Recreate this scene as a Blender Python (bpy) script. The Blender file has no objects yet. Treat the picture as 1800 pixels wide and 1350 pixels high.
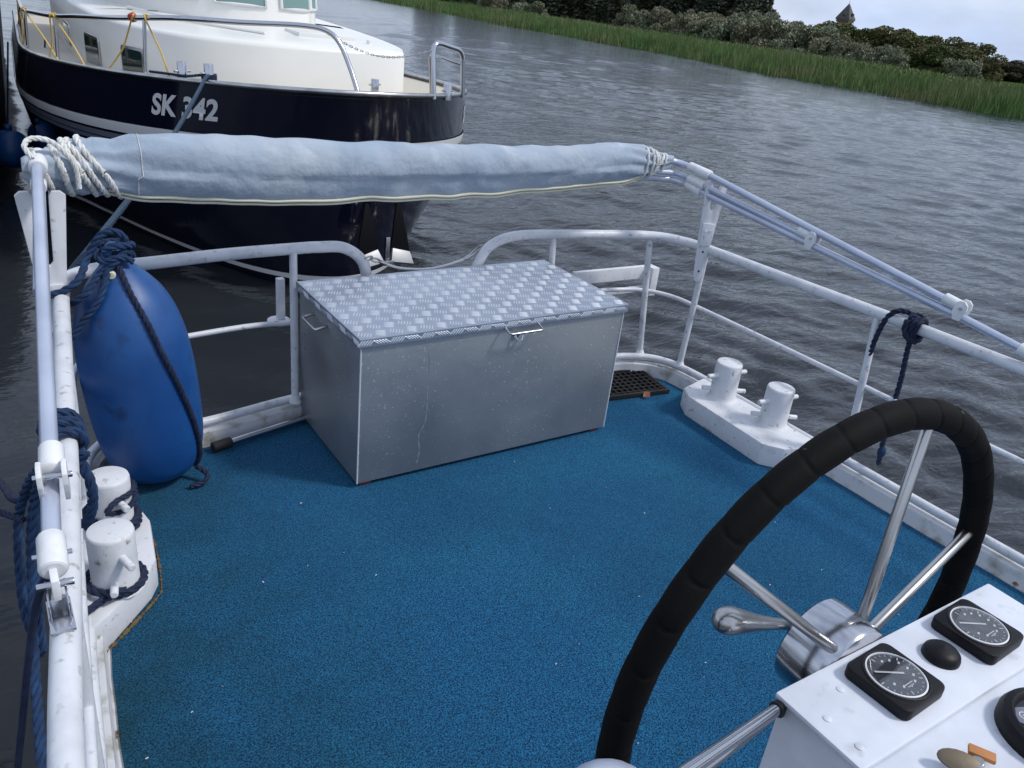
import bpy, bmesh, math, random
import numpy as np
from mathutils import Vector, Matrix
R = math.radians
random.seed(7)
scene = bpy.context.scene
col = scene.collection

# ------------------------------------------------------------------ camera
cd = bpy.data.cameras.new('camera')
cam = bpy.data.objects.new('camera', cd); col.objects.link(cam); scene.camera = cam
cd.sensor_width = 36; cd.lens = 1421.9 / 1800 * 36
cd.clip_start = 0.02; cd.clip_end = 3000
def cam_axes(yaw, pitch, roll):
    f = Vector((math.sin(yaw)*math.cos(pitch), math.cos(yaw)*math.cos(pitch), -math.sin(pitch)))
    r = Vector((math.cos(yaw), -math.sin(yaw), 0)); u = r.cross(f)
    return math.cos(roll)*r + math.sin(roll)*u, math.cos(roll)*u - math.sin(roll)*r, f
cr, cu, cf = cam_axes(R(35.16), R(25.245), R(6.843))
M = Matrix((cr, cu, -cf)).transposed().to_4x4(); M.translation = Vector((0, 0, 1.65))
cam.matrix_world = M

# ------------------------------------------------------------------ world and sun
sun_az, sun_el = R(128), R(50)           # azimuth clockwise from +Y
w = bpy.data.worlds.new('World'); scene.world = w; w.use_nodes = True
nt = w.node_tree; N = nt.nodes; L = nt.links; N.clear()
out = N.new('ShaderNodeOutputWorld'); bg = N.new('ShaderNodeBackground'); L.new(bg.outputs[0], out.inputs[0])
sky = N.new('ShaderNodeTexSky'); sky.sky_type = 'NISHITA'; sky.sun_disc = False
sky.sun_elevation = sun_el; sky.sun_rotation = sun_az; sky.air_density = 1.0; sky.dust_density = 1.5
bg.inputs['Strength'].default_value = 0.10
tc = N.new('ShaderNodeTexCoord'); mp = N.new('ShaderNodeMapping'); mp.inputs['Scale'].default_value = (1, 1, 2.6)
L.new(tc.outputs['Generated'], mp.inputs['Vector'])
nz = N.new('ShaderNodeTexNoise'); nz.inputs['Scale'].default_value = 2.6; nz.inputs['Detail'].default_value = 7
nz.inputs['Roughness'].default_value = 0.55; L.new(mp.outputs[0], nz.inputs['Vector'])
rp = N.new('ShaderNodeValToRGB'); rp.color_ramp.elements[0].position = 0.34; rp.color_ramp.elements[1].position = 0.62
rp.color_ramp.elements[0].color = (0.45,)*3+(1,); rp.color_ramp.elements[1].color = (1, 1, 1, 1)
L.new(nz.outputs['Fac'], rp.inputs[0])
nz2 = N.new('ShaderNodeTexNoise'); nz2.inputs['Scale'].default_value = 5; nz2.inputs['Detail'].default_value = 6; L.new(mp.outputs[0], nz2.inputs['Vector'])
rp2 = N.new('ShaderNodeValToRGB'); rp2.color_ramp.elements[0].position = 0.3; rp2.color_ramp.elements[1].position = 0.7
rp2.color_ramp.elements[0].color = (5.6, 6.9, 9.7, 1); rp2.color_ramp.elements[1].color = (8.8, 9.7, 11.2, 1)
L.new(nz2.outputs['Fac'], rp2.inputs[0])
mx = N.new('ShaderNodeMixRGB'); L.new(rp.outputs[0], mx.inputs[0]); L.new(sky.outputs[0], mx.inputs[1]); L.new(rp2.outputs[0], mx.inputs[2])
L.new(mx.outputs[0], bg.inputs['Color'])
sd = bpy.data.lights.new('sun', 'SUN'); sd.energy = 2.4; sd.angle = R(9); sd.color = (1.0, 0.965, 0.91)
so = bpy.data.objects.new('sun', sd); col.objects.link(so)
sdir = Vector((math.sin(sun_az)*math.cos(sun_el), math.cos(sun_az)*math.cos(sun_el), math.sin(sun_el)))
so.rotation_euler = sdir.to_track_quat('Z', 'Y').to_euler()
scene.view_settings.view_transform = 'Standard'; scene.view_settings.look = 'None'
scene.view_settings.exposure = 0.0; scene.view_settings.gamma = 1; scene.view_settings.use_curve_mapping = False
scene.render.engine = 'CYCLES'

# ------------------------------------------------------------------ materials
def mat(name, color, rough=0.5, metal=0.0, var=None, vscale=6, vlo=0.4, vhi=0.7, bump=0, bscale=40, bdist=0.002,
        spots=None, sscale=30, slo=0.66, shi=0.72, aniso=None, coat=0, spec=None, detail=6, stretch=None, bump2=None):
    """base colour, optional second colour by soft noise, optional third colour in small spots, optional bump"""
    m = bpy.data.materials.new(name); m.use_nodes = True
    nt = m.node_tree; N = nt.nodes; L = nt.links; b = N['Principled BSDF']
    b.inputs['Roughness'].default_value = rough; b.inputs['Metallic'].default_value = metal
    if coat: b.inputs['Coat Weight'].default_value = coat; b.inputs['Coat Roughness'].default_value = 0.05
    if spec is not None: b.inputs['Specular IOR Level'].default_value = spec
    geo = N.new('ShaderNodeNewGeometry'); vec = geo.outputs['Position']
    if stretch:
        mpn = N.new('ShaderNodeMapping'); mpn.inputs['Scale'].default_value = stretch; L.new(vec, mpn.inputs[0]); vec = mpn.outputs[0]
    cur = None
    def noise(sc, det=detail):
        n = N.new('ShaderNodeTexNoise'); n.inputs['Scale'].default_value = sc; n.inputs['Detail'].default_value = det
        L.new(vec, n.inputs['Vector']); return n
    def rng(sock, lo, hi):
        r = N.new('ShaderNodeMapRange'); r.inputs[1].default_value = lo; r.inputs[2].default_value = hi
        L.new(sock, r.inputs[0]); return r.outputs[0]
    rgb = N.new('ShaderNodeRGB'); rgb.outputs[0].default_value = (*color, 1); cur = rgb.outputs[0]
    if var:
        x = N.new('ShaderNodeMixRGB'); L.new(rng(noise(vscale).outputs['Fac'], vlo, vhi), x.inputs[0])
        L.new(cur, x.inputs[1]); x.inputs[2].default_value = (*var, 1); cur = x.outputs[0]
    if spots:
        x = N.new('ShaderNodeMixRGB'); L.new(rng(noise(sscale, 3).outputs['Fac'], slo, shi), x.inputs[0])
        L.new(cur, x.inputs[1]); x.inputs[2].default_value = (*spots, 1); cur = x.outputs[0]
    L.new(cur, b.inputs['Base Color'])
    if bump:
        bn = N.new('ShaderNodeBump'); bn.inputs['Strength'].default_value = bump; bn.inputs['Distance'].default_value = bdist
        L.new(noise(bscale, 4).outputs['Fac'], bn.inputs['Height']); L.new(bn.outputs[0], b.inputs['Normal'])
        if bump2:
            b2 = N.new('ShaderNodeBump'); b2.inputs['Strength'].default_value = bump2[0]; b2.inputs['Distance'].default_value = bump2[2]
            L.new(noise(bump2[1], 5).outputs['Fac'], b2.inputs['Height']); L.new(b2.outputs[0], bn.inputs['Normal'])
    return m
MT = {}
MT['white'] = mat('white_paint', (.64, .65, .68), .42, var=(.50, .51, .53), vscale=9, vlo=.5, vhi=.8, bump=.35, bscale=60, spots=(.26, .23, .18), sscale=40, slo=.62, shi=.76, bump2=(.5, 14, .004))
MT['rail'] = mat('railing_paint', (.62, .635, .67), .38, var=(.46, .475, .52), vscale=12, vlo=.45, vhi=.8, bump=.5, bscale=45, spots=(.30, .29, .26), sscale=36, slo=.60, shi=.76, bump2=(.5, 16, .004))
MT['coam'] = mat('coaming_paint', (.58, .59, .61), .5, var=(.26, .24, .18), vscale=14, vlo=.50, vhi=.72, bump=.4, bscale=60, spots=(.20, .09, .03), sscale=18, slo=.66, shi=.72)
MT['canvas'] = mat('faded_blue_canvas', (.295, .36, .445), .92, var=(.37, .42, .48), vscale=4, vlo=.4, vhi=.7, bump=.5, bscale=400, bdist=.001, spots=(.46, .51, .57), sscale=11, slo=.56, shi=.80, bump2=(.7, 5, .045))
MT['cream'] = mat('cream_piping', (.62, .60, .46), .7, bump=.3, bscale=200)
MT['aluminium'] = mat('pale_anodised_tube', (.52, .56, .67), .34, metal=.45, var=(.43, .47, .58), vscale=7, bump=.1, bscale=50)
MT['fitting'] = mat('white_nylon', (.72, .73, .74), .42, var=(.55, .56, .58), vscale=25, vlo=.5, vhi=.8, bump=.2, bscale=120)
MT['chrome'] = mat('stainless_steel', (.50, .51, .55), .17, metal=1, bump=.05, bscale=60)
MT['chrome_dull'] = mat('brushed_steel', (.50, .50, .50), .28, metal=1, bump=.08, bscale=60, var=(.36,.35,.34), vscale=8)
MT['blue_pvc'] = mat('blue_vinyl', (.005, .052, .20), .45, var=(.010, .08, .26), vscale=6, vlo=.4, vhi=.7, bump=.25, bscale=26, bdist=.004, spots=(.005, .022, .09), sscale=12, slo=.60, shi=.80)
MT['blue_pvc_dark'] = mat('shaded_blue_vinyl', (.005, .03, .19), .35, bump=.1)
MT['rope_blue'] = mat('blue_rope', (.004, .020, .065), .85, var=(.007, .040, .115), vscale=40, bump=.6, bscale=300)
MT['rope_navy'] = mat('navy_rope', (.005, .010, .034), .85, var=(.010, .022, .06), vscale=40, bump=.6, bscale=300)
MT['rope_faded'] = mat('faded_blue_rope', (.03, .06, .10), .85, var=(.02, .04, .07), vscale=30, bump=.6, bscale=300)
MT['rope_white'] = mat('white_rope', (.70, .70, .68), .8, var=(.50, .49, .44), vscale=40, bump=.6, bscale=300)
MT['rope_yellow'] = mat('yellow_rope', (.62, .42, .12), .8, bump=.4, bscale=200)
MT['foam'] = mat('black_wrapped_grip', (.0022, .0022, .0024), .75, spec=.13, var=(.005, .0048, .0046), vscale=14, bump=.35, bscale=160, bdist=.0015, spots=(.10, .10, .09), sscale=42, slo=.76, shi=.80)
MT['black'] = mat('black_plastic', (.005, .005, .007), .48, spec=.22, bump=.15, bscale=200)
MT['rubber'] = mat('black_rubber', (.010, .010, .010), .7, bump=.4, bscale=120)
MT['console'] = mat('console_paint', (.66, .69, .76), .42, var=(.56, .585, .65), vscale=12, bump=.3, bscale=55, spots=(.40, .41, .42), sscale=26, slo=.62, shi=.80)
MT['dial'] = mat('dial_face', (.028, .030, .040), .6, spec=.2)
MT['print'] = mat('dial_print', (.55, .55, .56), .6)
MT['brass'] = mat('tarnished_brass', (.12, .10, .075), .5, metal=.8, bump=.1, bscale=90)
MT['tan'] = mat('tan_tag', (.42, .17, .05), .6)
MT['red'] = mat('red_foot', (.35, .02, .015), .6)
MT['navy'] = mat('navy_hull_paint', (.004, .0055, .016), .12, coat=.6, bump=.05, bscale=3, bdist=.01)
MT['hull_black'] = mat('black_paint_and_fluke_shade', (.003, .003, .004), .6, spec=.12)
MT['stripe'] = mat('stripe_paint', (.66, .66, .66), .3)
MT['greyblue'] = mat('grey_stripe_paint', (.16, .17, .23), .3)
MT['gel'] = mat('cream_cabin_paint', (.80, .79, .75), .30, var=(.76, .75, .71), vscale=2, bump=.05, bscale=8)
MT['teak'] = mat('buff_deck_paint', (.50, .46, .38), .7, bump=.3, bscale=150)
MT['window'] = mat('cabin_glass', (.012, .03, .035), .06, coat=.5)
MT['curtain'] = mat('pale_green_curtain', (.16, .26, .25), .8)
MT['wood'] = mat('varnished_wood', (.12, .05, .02), .35)
MT['grate'] = mat('dark_mat_rubber', (.008, .008, .008), .7, bump=.3)
MT['leaf'] = mat('dry_leaf', (.20, .07, .03), .7)

def glass_mat():
    m = bpy.data.materials.new('dial_glass'); m.use_nodes = True
    nt = m.node_tree; N = nt.nodes; N.remove(N['Principled BSDF']); tr = N.new('ShaderNodeBsdfTransparent'); gl = N.new('ShaderNodeBsdfGlossy'); gl.inputs['Roughness'].default_value = .04
    mx = N.new('ShaderNodeMixShader'); mx.inputs[0].default_value = .11
    nt.links.new(tr.outputs[0], mx.inputs[1]); nt.links.new(gl.outputs[0], mx.inputs[2]); nt.links.new(mx.outputs[0], N['Material Output'].inputs[0])
    return m
MT['glass'] = glass_mat()

def box_metal(name='galvanised_sheet'):
    m = bpy.data.materials.new(name); m.use_nodes = True
    nt = m.node_tree; N = nt.nodes; L = nt.links; b = N['Principled BSDF']
    b.inputs['Metallic'].default_value = .78
    tc = N.new('ShaderNodeTexCoord')
    mp = N.new('ShaderNodeMapping'); mp.inputs['Scale'].default_value = (3, 3, 160); L.new(tc.outputs['Object'], mp.inputs[0])
    n = N.new('ShaderNodeTexNoise'); n.inputs['Scale'].default_value = 1; n.inputs['Detail'].default_value = 5; L.new(mp.outputs[0], n.inputs[0])
    n2 = N.new('ShaderNodeTexNoise'); n2.inputs['Scale'].default_value = 4; n2.inputs['Detail'].default_value = 8; L.new(tc.outputs['Object'], n2.inputs[0])
    v = N.new('ShaderNodeTexNoise'); v.inputs['Scale'].default_value = 130; v.inputs['Detail'].default_value = 2; L.new(tc.outputs['Object'], v.inputs[0])
    r = N.new('ShaderNodeMapRange'); r.inputs[1].default_value = .675; r.inputs[2].default_value = .73; L.new(v.outputs['Fac'], r.inputs[0])
    c1 = N.new('ShaderNodeMixRGB'); c1.inputs[1].default_value = (.27, .29, .31, 1); c1.inputs[2].default_value = (.41, .43, .45, 1)
    L.new(n2.outputs['Fac'], c1.inputs[0])
    c2 = N.new('ShaderNodeMixRGB'); L.new(r.outputs[0], c2.inputs[0]); L.new(c1.outputs[0], c2.inputs[1]); c2.inputs[2].default_value = (.75, .78, .80, 1)
    L.new(c2.outputs[0], b.inputs['Base Color'])
    rr = N.new('ShaderNodeMapRange'); rr.inputs[3].default_value = .34; rr.inputs[4].default_value = .62; L.new(n2.outputs['Fac'], rr.inputs[0]); L.new(rr.outputs[0], b.inputs['Roughness'])
    bn = N.new('ShaderNodeBump'); bn.inputs['Strength'].default_value = .12; bn.inputs['Distance'].default_value = .002; L.new(n.outputs['Fac'], bn.inputs['Height'])
    bn2 = N.new('ShaderNodeBump'); bn2.inputs['Strength'].default_value = .25; bn2.inputs['Distance'].default_value = .02; L.new(n2.outputs['Fac'], bn2.inputs['Height']); L.new(bn.outputs[0], bn2.inputs['Normal'])
    L.new(bn2.outputs[0], b.inputs['Normal'])
    return m
MT['sheet'] = box_metal()
MT['tread'] = mat('tread_plate', (.40, .44, .52), .36, metal=.7, var=(.33, .37, .45), vscale=5, bump=.15, bscale=90)
MT['palm'] = mat('galvanised_anchor', (.34, .34, .35), .5, metal=.6, bump=.3, bscale=40)
MT['ridge'] = mat('highlight_tread_ridge', (.60, .63, .68), .46, metal=.6)  # highlights on the raised bars put into a paler colour so they stand out
MT['edge'] = mat('worn_sheet_edge', (.78, .79, .80), .4, metal=.3)

def carpet_mat():
    m = bpy.data.materials.new('blue_marine_carpet'); m.use_nodes = True
    nt = m.node_tree; N = nt.nodes; L = nt.links; b = N['Principled BSDF']
    b.inputs['Roughness'].default_value = .95; b.inputs['Specular IOR Level'].default_value = .12
    b.inputs['Sheen Weight'].default_value = .25; b.inputs['Sheen Roughness'].default_value = .5
    b.inputs['Sheen Tint'].default_value = (.2, .55, .9, 1)
    g = N.new('ShaderNodeNewGeometry')
    def nz(sc, d): n = N.new('ShaderNodeTexNoise'); n.inputs['Scale'].default_value = sc; n.inputs['Detail'].default_value = d; L.new(g.outputs['Position'], n.inputs[0]); return n.outputs['Fac']
    def mr(s, a, c, lo=0, hi=1): r = N.new('ShaderNodeMapRange'); r.inputs[1].default_value = a; r.inputs[2].default_value = c; r.inputs[3].default_value = lo; r.inputs[4].default_value = hi; L.new(s, r.inputs[0]); return r.outputs[0]
    def mix(f, a, c):
        x = N.new('ShaderNodeMixRGB'); L.new(f, x.inputs[0])
        for i, q in ((1, a), (2, c)):
            if isinstance(q, tuple): x.inputs[i].default_value = (*q, 1)
            else: L.new(q, x.inputs[i])
        return x.outputs[0]
    vo = N.new('ShaderNodeTexVoronoi'); vo.inputs['Scale'].default_value = 430; L.new(g.outputs['Position'], vo.inputs['Vector'])
    fa = N.new('ShaderNodeMath'); fa.operation = 'MULTIPLY_ADD'; fa.inputs[1].default_value = .32; L.new(vo.outputs['Color'], fa.inputs[0])
    fb = N.new('ShaderNodeMath'); fb.operation = 'MULTIPLY'; fb.inputs[1].default_value = .68; L.new(nz(215, 4), fb.inputs[0]); L.new(fb.outputs[0], fa.inputs[2])
    fine = fa.outputs[0]; c = mix(mr(fine, .42, .60), (.0014, .018, .054), (.015, .125, .262))
    big = nz(1.1, 5); c = mix(mr(big, .40, .66, 0, .55), c, mix(mr(fine, .42, .60), (.0015, .014, .034), (.009, .085, .17)))
    c = mix(mr(nz(2.6, 4), .50, .70, 0, .40), c, mix(mr(fine, .42, .60), (.003, .034, .072), (.022, .175, .30)))
    c = mix(mr(nz(16, 4), .62, .74, 0, .45), c, mix(mr(fine, .42, .60), (.002, .014, .026), (.010, .060, .095)))
    # grime that gathered along the left edge of the deck and round the fender
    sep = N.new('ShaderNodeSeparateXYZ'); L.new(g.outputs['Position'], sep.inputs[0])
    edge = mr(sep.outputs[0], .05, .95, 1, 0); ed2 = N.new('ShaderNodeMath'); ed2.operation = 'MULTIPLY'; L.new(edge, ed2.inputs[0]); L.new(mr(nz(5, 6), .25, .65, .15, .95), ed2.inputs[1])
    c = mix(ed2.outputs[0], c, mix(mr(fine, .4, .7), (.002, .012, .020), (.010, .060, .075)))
    L.new(c, b.inputs['Base Color'])
    bn = N.new('ShaderNodeBump'); bn.inputs['Strength'].default_value = 1; bn.inputs['Distance'].default_value = .004; L.new(fine, bn.inputs['Height'])
    bn2 = N.new('ShaderNodeBump'); bn2.inputs['Strength'].default_value = .4; bn2.inputs['Distance'].default_value = .02; L.new(nz(6, 3), bn2.inputs['Height']); L.new(bn.outputs[0], bn2.inputs['Normal'])
    L.new(bn2.outputs[0], b.inputs['Normal']); return m
MT['carpet'] = carpet_mat()

def water_mat():
    m = bpy.data.materials.new('canal_water'); m.use_nodes = True
    nt = m.node_tree; N = nt.nodes; L = nt.links; b = N['Principled BSDF']
    b.inputs['Base Color'].default_value = (.020, .023, .028, 1); b.inputs['Roughness'].default_value = .10; b.inputs['IOR'].default_value = 1.333
    g = N.new('ShaderNodeNewGeometry')
    def wave(sc, ang, stre, strength, dist, det, prev=None, mask=None):
        mp = N.new('ShaderNodeMapping'); mp.inputs['Rotation'].default_value = (0, 0, ang); mp.inputs['Scale'].default_value = (1, stre, 1); L.new(g.outputs['Position'], mp.inputs[0])
        n = N.new('ShaderNodeTexNoise'); n.inputs['Scale'].default_value = sc; n.inputs['Detail'].default_value = det; n.inputs['Roughness'].default_value = .55; n.inputs['Distortion'].default_value = .3; L.new(mp.outputs[0], n.inputs[0])
        bn = N.new('ShaderNodeBump'); bn.inputs['Strength'].default_value = strength; bn.inputs['Distance'].default_value = dist; L.new(n.outputs['Fac'], bn.inputs['Height'])
        if mask is not None: L.new(mask, bn.inputs['Strength'])
        if prev: L.new(prev.outputs[0], bn.inputs['Normal'])
        return bn
    # calmer water in the lee between the boats on the left, ruffled towards the open canal
    sep = N.new('ShaderNodeSeparateXYZ'); L.new(g.outputs['Position'], sep.inputs[0])
    mr = N.new('ShaderNodeMapRange'); mr.inputs[1].default_value = 1.0; mr.inputs[2].default_value = 4.2; mr.inputs[3].default_value = .12; mr.inputs[4].default_value = 1.0
    L.new(sep.outputs[0], mr.inputs[0])
    c = wave(3.4, R(50), 2.0, 1, .030, 3, None, mr.outputs[0])
    d = wave(9, R(30), 1.6, .4, .006, 2, c)
    L.new(d.outputs[0], b.inputs['Normal']); return m
MT['water'] = water_mat()

def foliage(name, c1, c2, c3=None):
    m = bpy.data.materials.new(name); m.use_nodes = True
    nt = m.node_tree; N = nt.nodes; L = nt.links; b = N['Principled BSDF']
    b.inputs['Roughness'].default_value = .7; b.inputs['Specular IOR Level'].default_value = .25
    g = N.new('ShaderNodeNewGeometry'); oi = N.new('ShaderNodeObjectInfo')
    n = N.new('ShaderNodeTexNoise'); n.inputs['Scale'].default_value = .45; n.inputs['Detail'].default_value = 5; L.new(g.outputs['Position'], n.inputs[0])
    n2 = N.new('ShaderNodeTexWhiteNoise'); L.new(g.outputs['Random Per Island'], n2.inputs[0]) if 'Random Per Island' in g.outputs else None
    x = N.new('ShaderNodeMixRGB'); x.inputs[1].default_value = (*c1, 1); x.inputs[2].default_value = (*c2, 1)
    r = N.new('ShaderNodeMapRange'); r.inputs[1].default_value = .35; r.inputs[2].default_value = .65; L.new(n.outputs['Fac'], r.inputs[0]); L.new(r.outputs[0], x.inputs[0])
    y = N.new('ShaderNodeMixRGB'); y.inputs[2].default_value = (*(c3 or c2), 1); L.new(x.outputs[0], y.inputs[1])
    n3 = N.new('ShaderNodeTexNoise'); n3.inputs['Scale'].default_value = .22; n3.inputs['Detail'].default_value = 4; L.new(g.outputs['Position'], n3.inputs[0])
    k3 = N.new('ShaderNodeMapRange'); k3.inputs[1].default_value = .42; k3.inputs[2].default_value = .68; L.new(n3.outputs['Fac'], k3.inputs[0])
    k = N.new('ShaderNodeMath'); k.operation = 'MULTIPLY_ADD'; k.inputs[1].default_value = .45; L.new(oi.outputs['Random'], k.inputs[0]); L.new(k3.outputs[0], k.inputs[2]); k.use_clamp = True
    L.new(k.outputs[0], y.inputs[0])
    h = N.new('ShaderNodeHueSaturation'); L.new(y.outputs[0], h.inputs['Color'])
    vr = N.new('ShaderNodeMapRange'); vr.inputs[3].default_value = .6; vr.inputs[4].default_value = 1.5; L.new(g.outputs['Random Per Island'], vr.inputs[0]); L.new(vr.outputs[0], h.inputs['Value'])
    L.new(h.outputs[0], b.inputs['Base Color']); return m
MT['poplar'] = foliage('poplar_leaves', (.042, .055, .036), (.065, .082, .050), (.08, .085, .058))
MT['willow'] = foliage('willow_leaves', (.13, .165, .10), (.21, .245, .155), (.18, .17, .11))
MT['olive'] = foliage('autumn_green_leaves', (.055, .085, .028), (.10, .125, .038), (.11, .10, .040))
MT['farleaf'] = foliage('far_bush_leaves', (.04, .04, .025), (.06, .05, .03))
MT['reed'] = foliage('reed_blades', (.060, .125, .034), (.105, .18, .052), (.135, .155, .062))
MT['grass'] = foliage('grass_blades', (.075, .135, .028), (.11, .165, .04), (.15, .16, .07))
MT['bark'] = mat('bark', (.05, .042, .033), .9, bump=.5, bscale=12, bdist=.02)
MT['ground'] = mat('grassy_ground', (.035, .062, .018), 1.0, spec=0, var=(.055, .10, .022), vscale=.3)
MT['slate'] = mat('slate_roof', (.055, .055, .055), .7, var=(.085, .085, .08), vscale=1.2)
MT['brick'] = mat('pale_brick', (.26, .23, .20), .9, bump=.3, bscale=6)

# ------------------------------------------------------------------ object helpers
def tag(o, label=None, cat=None, group=None, kind=None):
    if label: o['label'] = label
    if cat: o['category'] = cat
    if group: o['group'] = group
    if kind: o['kind'] = kind
    return o
def thing(name, label, cat, loc=(0, 0, 0), group=None):
    o = bpy.data.objects.new(name, None); col.objects.link(o); o.location = loc; o.empty_display_size = .05
    return tag(o, label, cat, group)
def link(name, me, m, parent=None, smooth=True):
    if not me.materials and m: me.materials.append(MT[m] if isinstance(m, str) else m)
    o = bpy.data.objects.new(name, me); col.objects.link(o)
    if smooth:
        for p in me.polygons: p.use_smooth = True
    if parent is not None:
        o.parent = parent
        o.matrix_parent_inverse = Matrix.Translation(parent.matrix_basis.translation).inverted() if parent.type == 'EMPTY' else Matrix.Identity(4)
    return o
class G:
    """collects shapes (world coordinates) into one mesh"""
    def __init__(s): s.v = []; s.f = []
    def add(s, v, f):
        o = len(s.v); s.v += [tuple(p) for p in v]; s.f += [tuple(i + o for i in q) for q in f]
    def build(s, name, m, parent=None, smooth=True, auto=None):
        me = bpy.data.meshes.new(name); me.from_pydata(s.v, [], s.f); me.update()
        o = link(name, me, m, parent, smooth)
        if smooth:
            try: me.set_sharp_from_angle(angle=R(auto or 40))
            except Exception: pass
        return o
    def tube(s, path, r, seg=12, caps=True, closed=False):
        P = [Vector(p) for p in path]; n = len(P)
        rad = r if isinstance(r, (list, tuple)) else [r]*n
        T = []
        for i in range(n):
            a = P[(i-1) % n] if closed or i > 0 else P[i]; b = P[(i+1) % n] if closed or i < n-1 else P[i]
            t = b - a; T.append(t.normalized() if t.length > 1e-9 else (T[-1] if T else Vector((0, 0, 1))))
        up = Vector((0, 0, 1)) if abs(T[0].z) < .9 else Vector((1, 0, 0))
        u = T[0].cross(up).normalized(); V = []
        for i in range(n):
            u = (u - T[i]*u.dot(T[i])).normalized(); w_ = T[i].cross(u)
            for k in range(seg):
                a = 2*math.pi*k/seg; V.append(P[i] + rad[i]*(math.cos(a)*u + math.sin(a)*w_))
        F = []
        for i in range(n if closed else n-1):
            j = (i+1) % n
            for k in range(seg):
                k2 = (k+1) % seg; F.append((i*seg+k, i*seg+k2, j*seg+k2, j*seg+k))
        if caps and not closed:
            F.append(tuple(range(seg))[::-1]); F.append(tuple((n-1)*seg + k for k in range(seg)))
        s.add(V, F); return s
    def cyl(s, a, b, r, seg=24, bev=0.0, r2=None):
        a = Vector(a); b = Vector(b); d = (b-a).normalized(); L_ = (b-a).length; r2 = r if r2 is None else r2
        if bev:
            return s.tube([a, a+d*1e-4, a+d*bev*.3, a+d*bev, b-d*bev, b-d*bev*.3, b-d*1e-4, b], [max(r-bev, 1e-4), r-bev+1e-4, r-bev*.3, r, r2, r2-bev*.3, r2-bev+1e-4, max(r2-bev, 1e-4)], seg)
        return s.tube([a, b], [r, r2], seg)
    def lathe(s, prof, c=(0, 0, 0), ax=None, seg=32, caps=True):
        """prof: (radius, height) pairs along axis ax from c"""
        ax = Vector(ax or (0, 0, 1)).normalized(); c = Vector(c)
        u = ax.cross(Vector((0, 0, 1)) if abs(ax.z) < .9 else Vector((1, 0, 0))).normalized(); w_ = ax.cross(u); n = len(prof); V = []; F = []
        for r_, h in prof:
            for k in range(seg):
                a = 2*math.pi*k/seg; V.append(c + ax*h + max(r_, 1e-4)*(math.cos(a)*u + math.sin(a)*w_))
        for i in range(n-1):
            for k in range(seg): F.append((i*seg+k, i*seg+(k+1) % seg, (i+1)*seg+(k+1) % seg, (i+1)*seg+k))
        if caps:
            if prof[0][0] > .0: F.append(tuple(range(seg))[::-1])
            if prof[-1][0] > .0: F.append(tuple((n-1)*seg+k for k in range(seg)))
        s.add(V, F); return s
    def box(s, lo, hi, bev=0.0, mtx=None):
        bm = bmesh.new(); bmesh.ops.create_cube(bm, size=1)
        lo = Vector(lo); hi = Vector(hi)
        for v in bm.verts: v.co = Vector([(lo[i]+hi[i])/2 + v.co[i]*(hi[i]-lo[i]) for i in range(3)])
        if bev: bmesh.ops.bevel(bm, geom=bm.edges[:], offset=bev, segments=2, affect='EDGES', profile=.6)
        s._bm(bm, mtx); return s
    def prism(s, poly, z0, z1, bev=0.0, mtx=None):
        bm = bmesh.new(); vs = [bm.verts.new((p[0], p[1], z0)) for p in poly]; f = bm.faces.new(vs)
        bmesh.ops.recalc_face_normals(bm, faces=[f])
        r_ = bmesh.ops.extrude_face_region(bm, geom=[f])
        for e in r_['geom']:
            if isinstance(e, bmesh.types.BMVert): e.co.z = z1
        bmesh.ops.recalc_face_normals(bm, faces=bm.faces[:])
        if bev: bmesh.ops.bevel(bm, geom=bm.edges[:], offset=bev, segments=2, affect='EDGES', profile=.6)
        s._bm(bm, mtx); return s
    def _bm(s, bm, mtx):
        if mtx is not None: bmesh.ops.transform(bm, matrix=mtx, verts=bm.verts[:])
        bm.verts.index_update(); s.add([v.co[:] for v in bm.verts], [[v.index for v in f.verts] for f in bm.faces]); bm.free()
def smooth_path(pts, n=8, closed=False):
    P = [Vector(p) for p in pts]; out = []; m = len(P)
    for i in range(m if closed else m-1):
        if closed: a, b, c, d = P[(i-1) % m], P[i], P[(i+1) % m], P[(i+2) % m]
        else: a, b, c, d = P[max(i-1, 0)], P[i], P[i+1], P[min(i+2, m-1)]
        for k in range(n):
            t = k/n; out.append(.5*((2*b) + (c-a)*t + (2*a-5*b+4*c-d)*t*t + (3*b-a-3*c+d)*t**3))
    if not closed: out.append(P[-1])
    return out
def fillet(pts, r, n=6):
    P = [Vector(p) for p in pts]; out = [P[0]]
    for i in range(1, len(P)-1):
        a = (P[i-1]-P[i]); b = (P[i+1]-P[i]); q = min(r if not isinstance(r, (list, tuple)) else r[i], a.length*.49, b.length*.49)
        A = P[i]+a.normalized()*q; B = P[i]+b.normalized()*q
        for k in range(n+1):
            t = k/n; out.append((1-t)**2*A + 2*t*(1-t)*P[i] + t*t*B)
    out.append(P[-1]); return out
def resample(P, step):
    out = [P[0]]; acc = 0
    for i in range(1, len(P)):
        a, b = P[i-1], P[i]; d = (b-a).length
        while acc + d >= step and d > 1e-9:
            t = (step-acc)/d; a = a+(b-a)*t; out.append(a.copy()); d = (b-a).length; acc = 0
        acc += d
    return out
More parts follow.
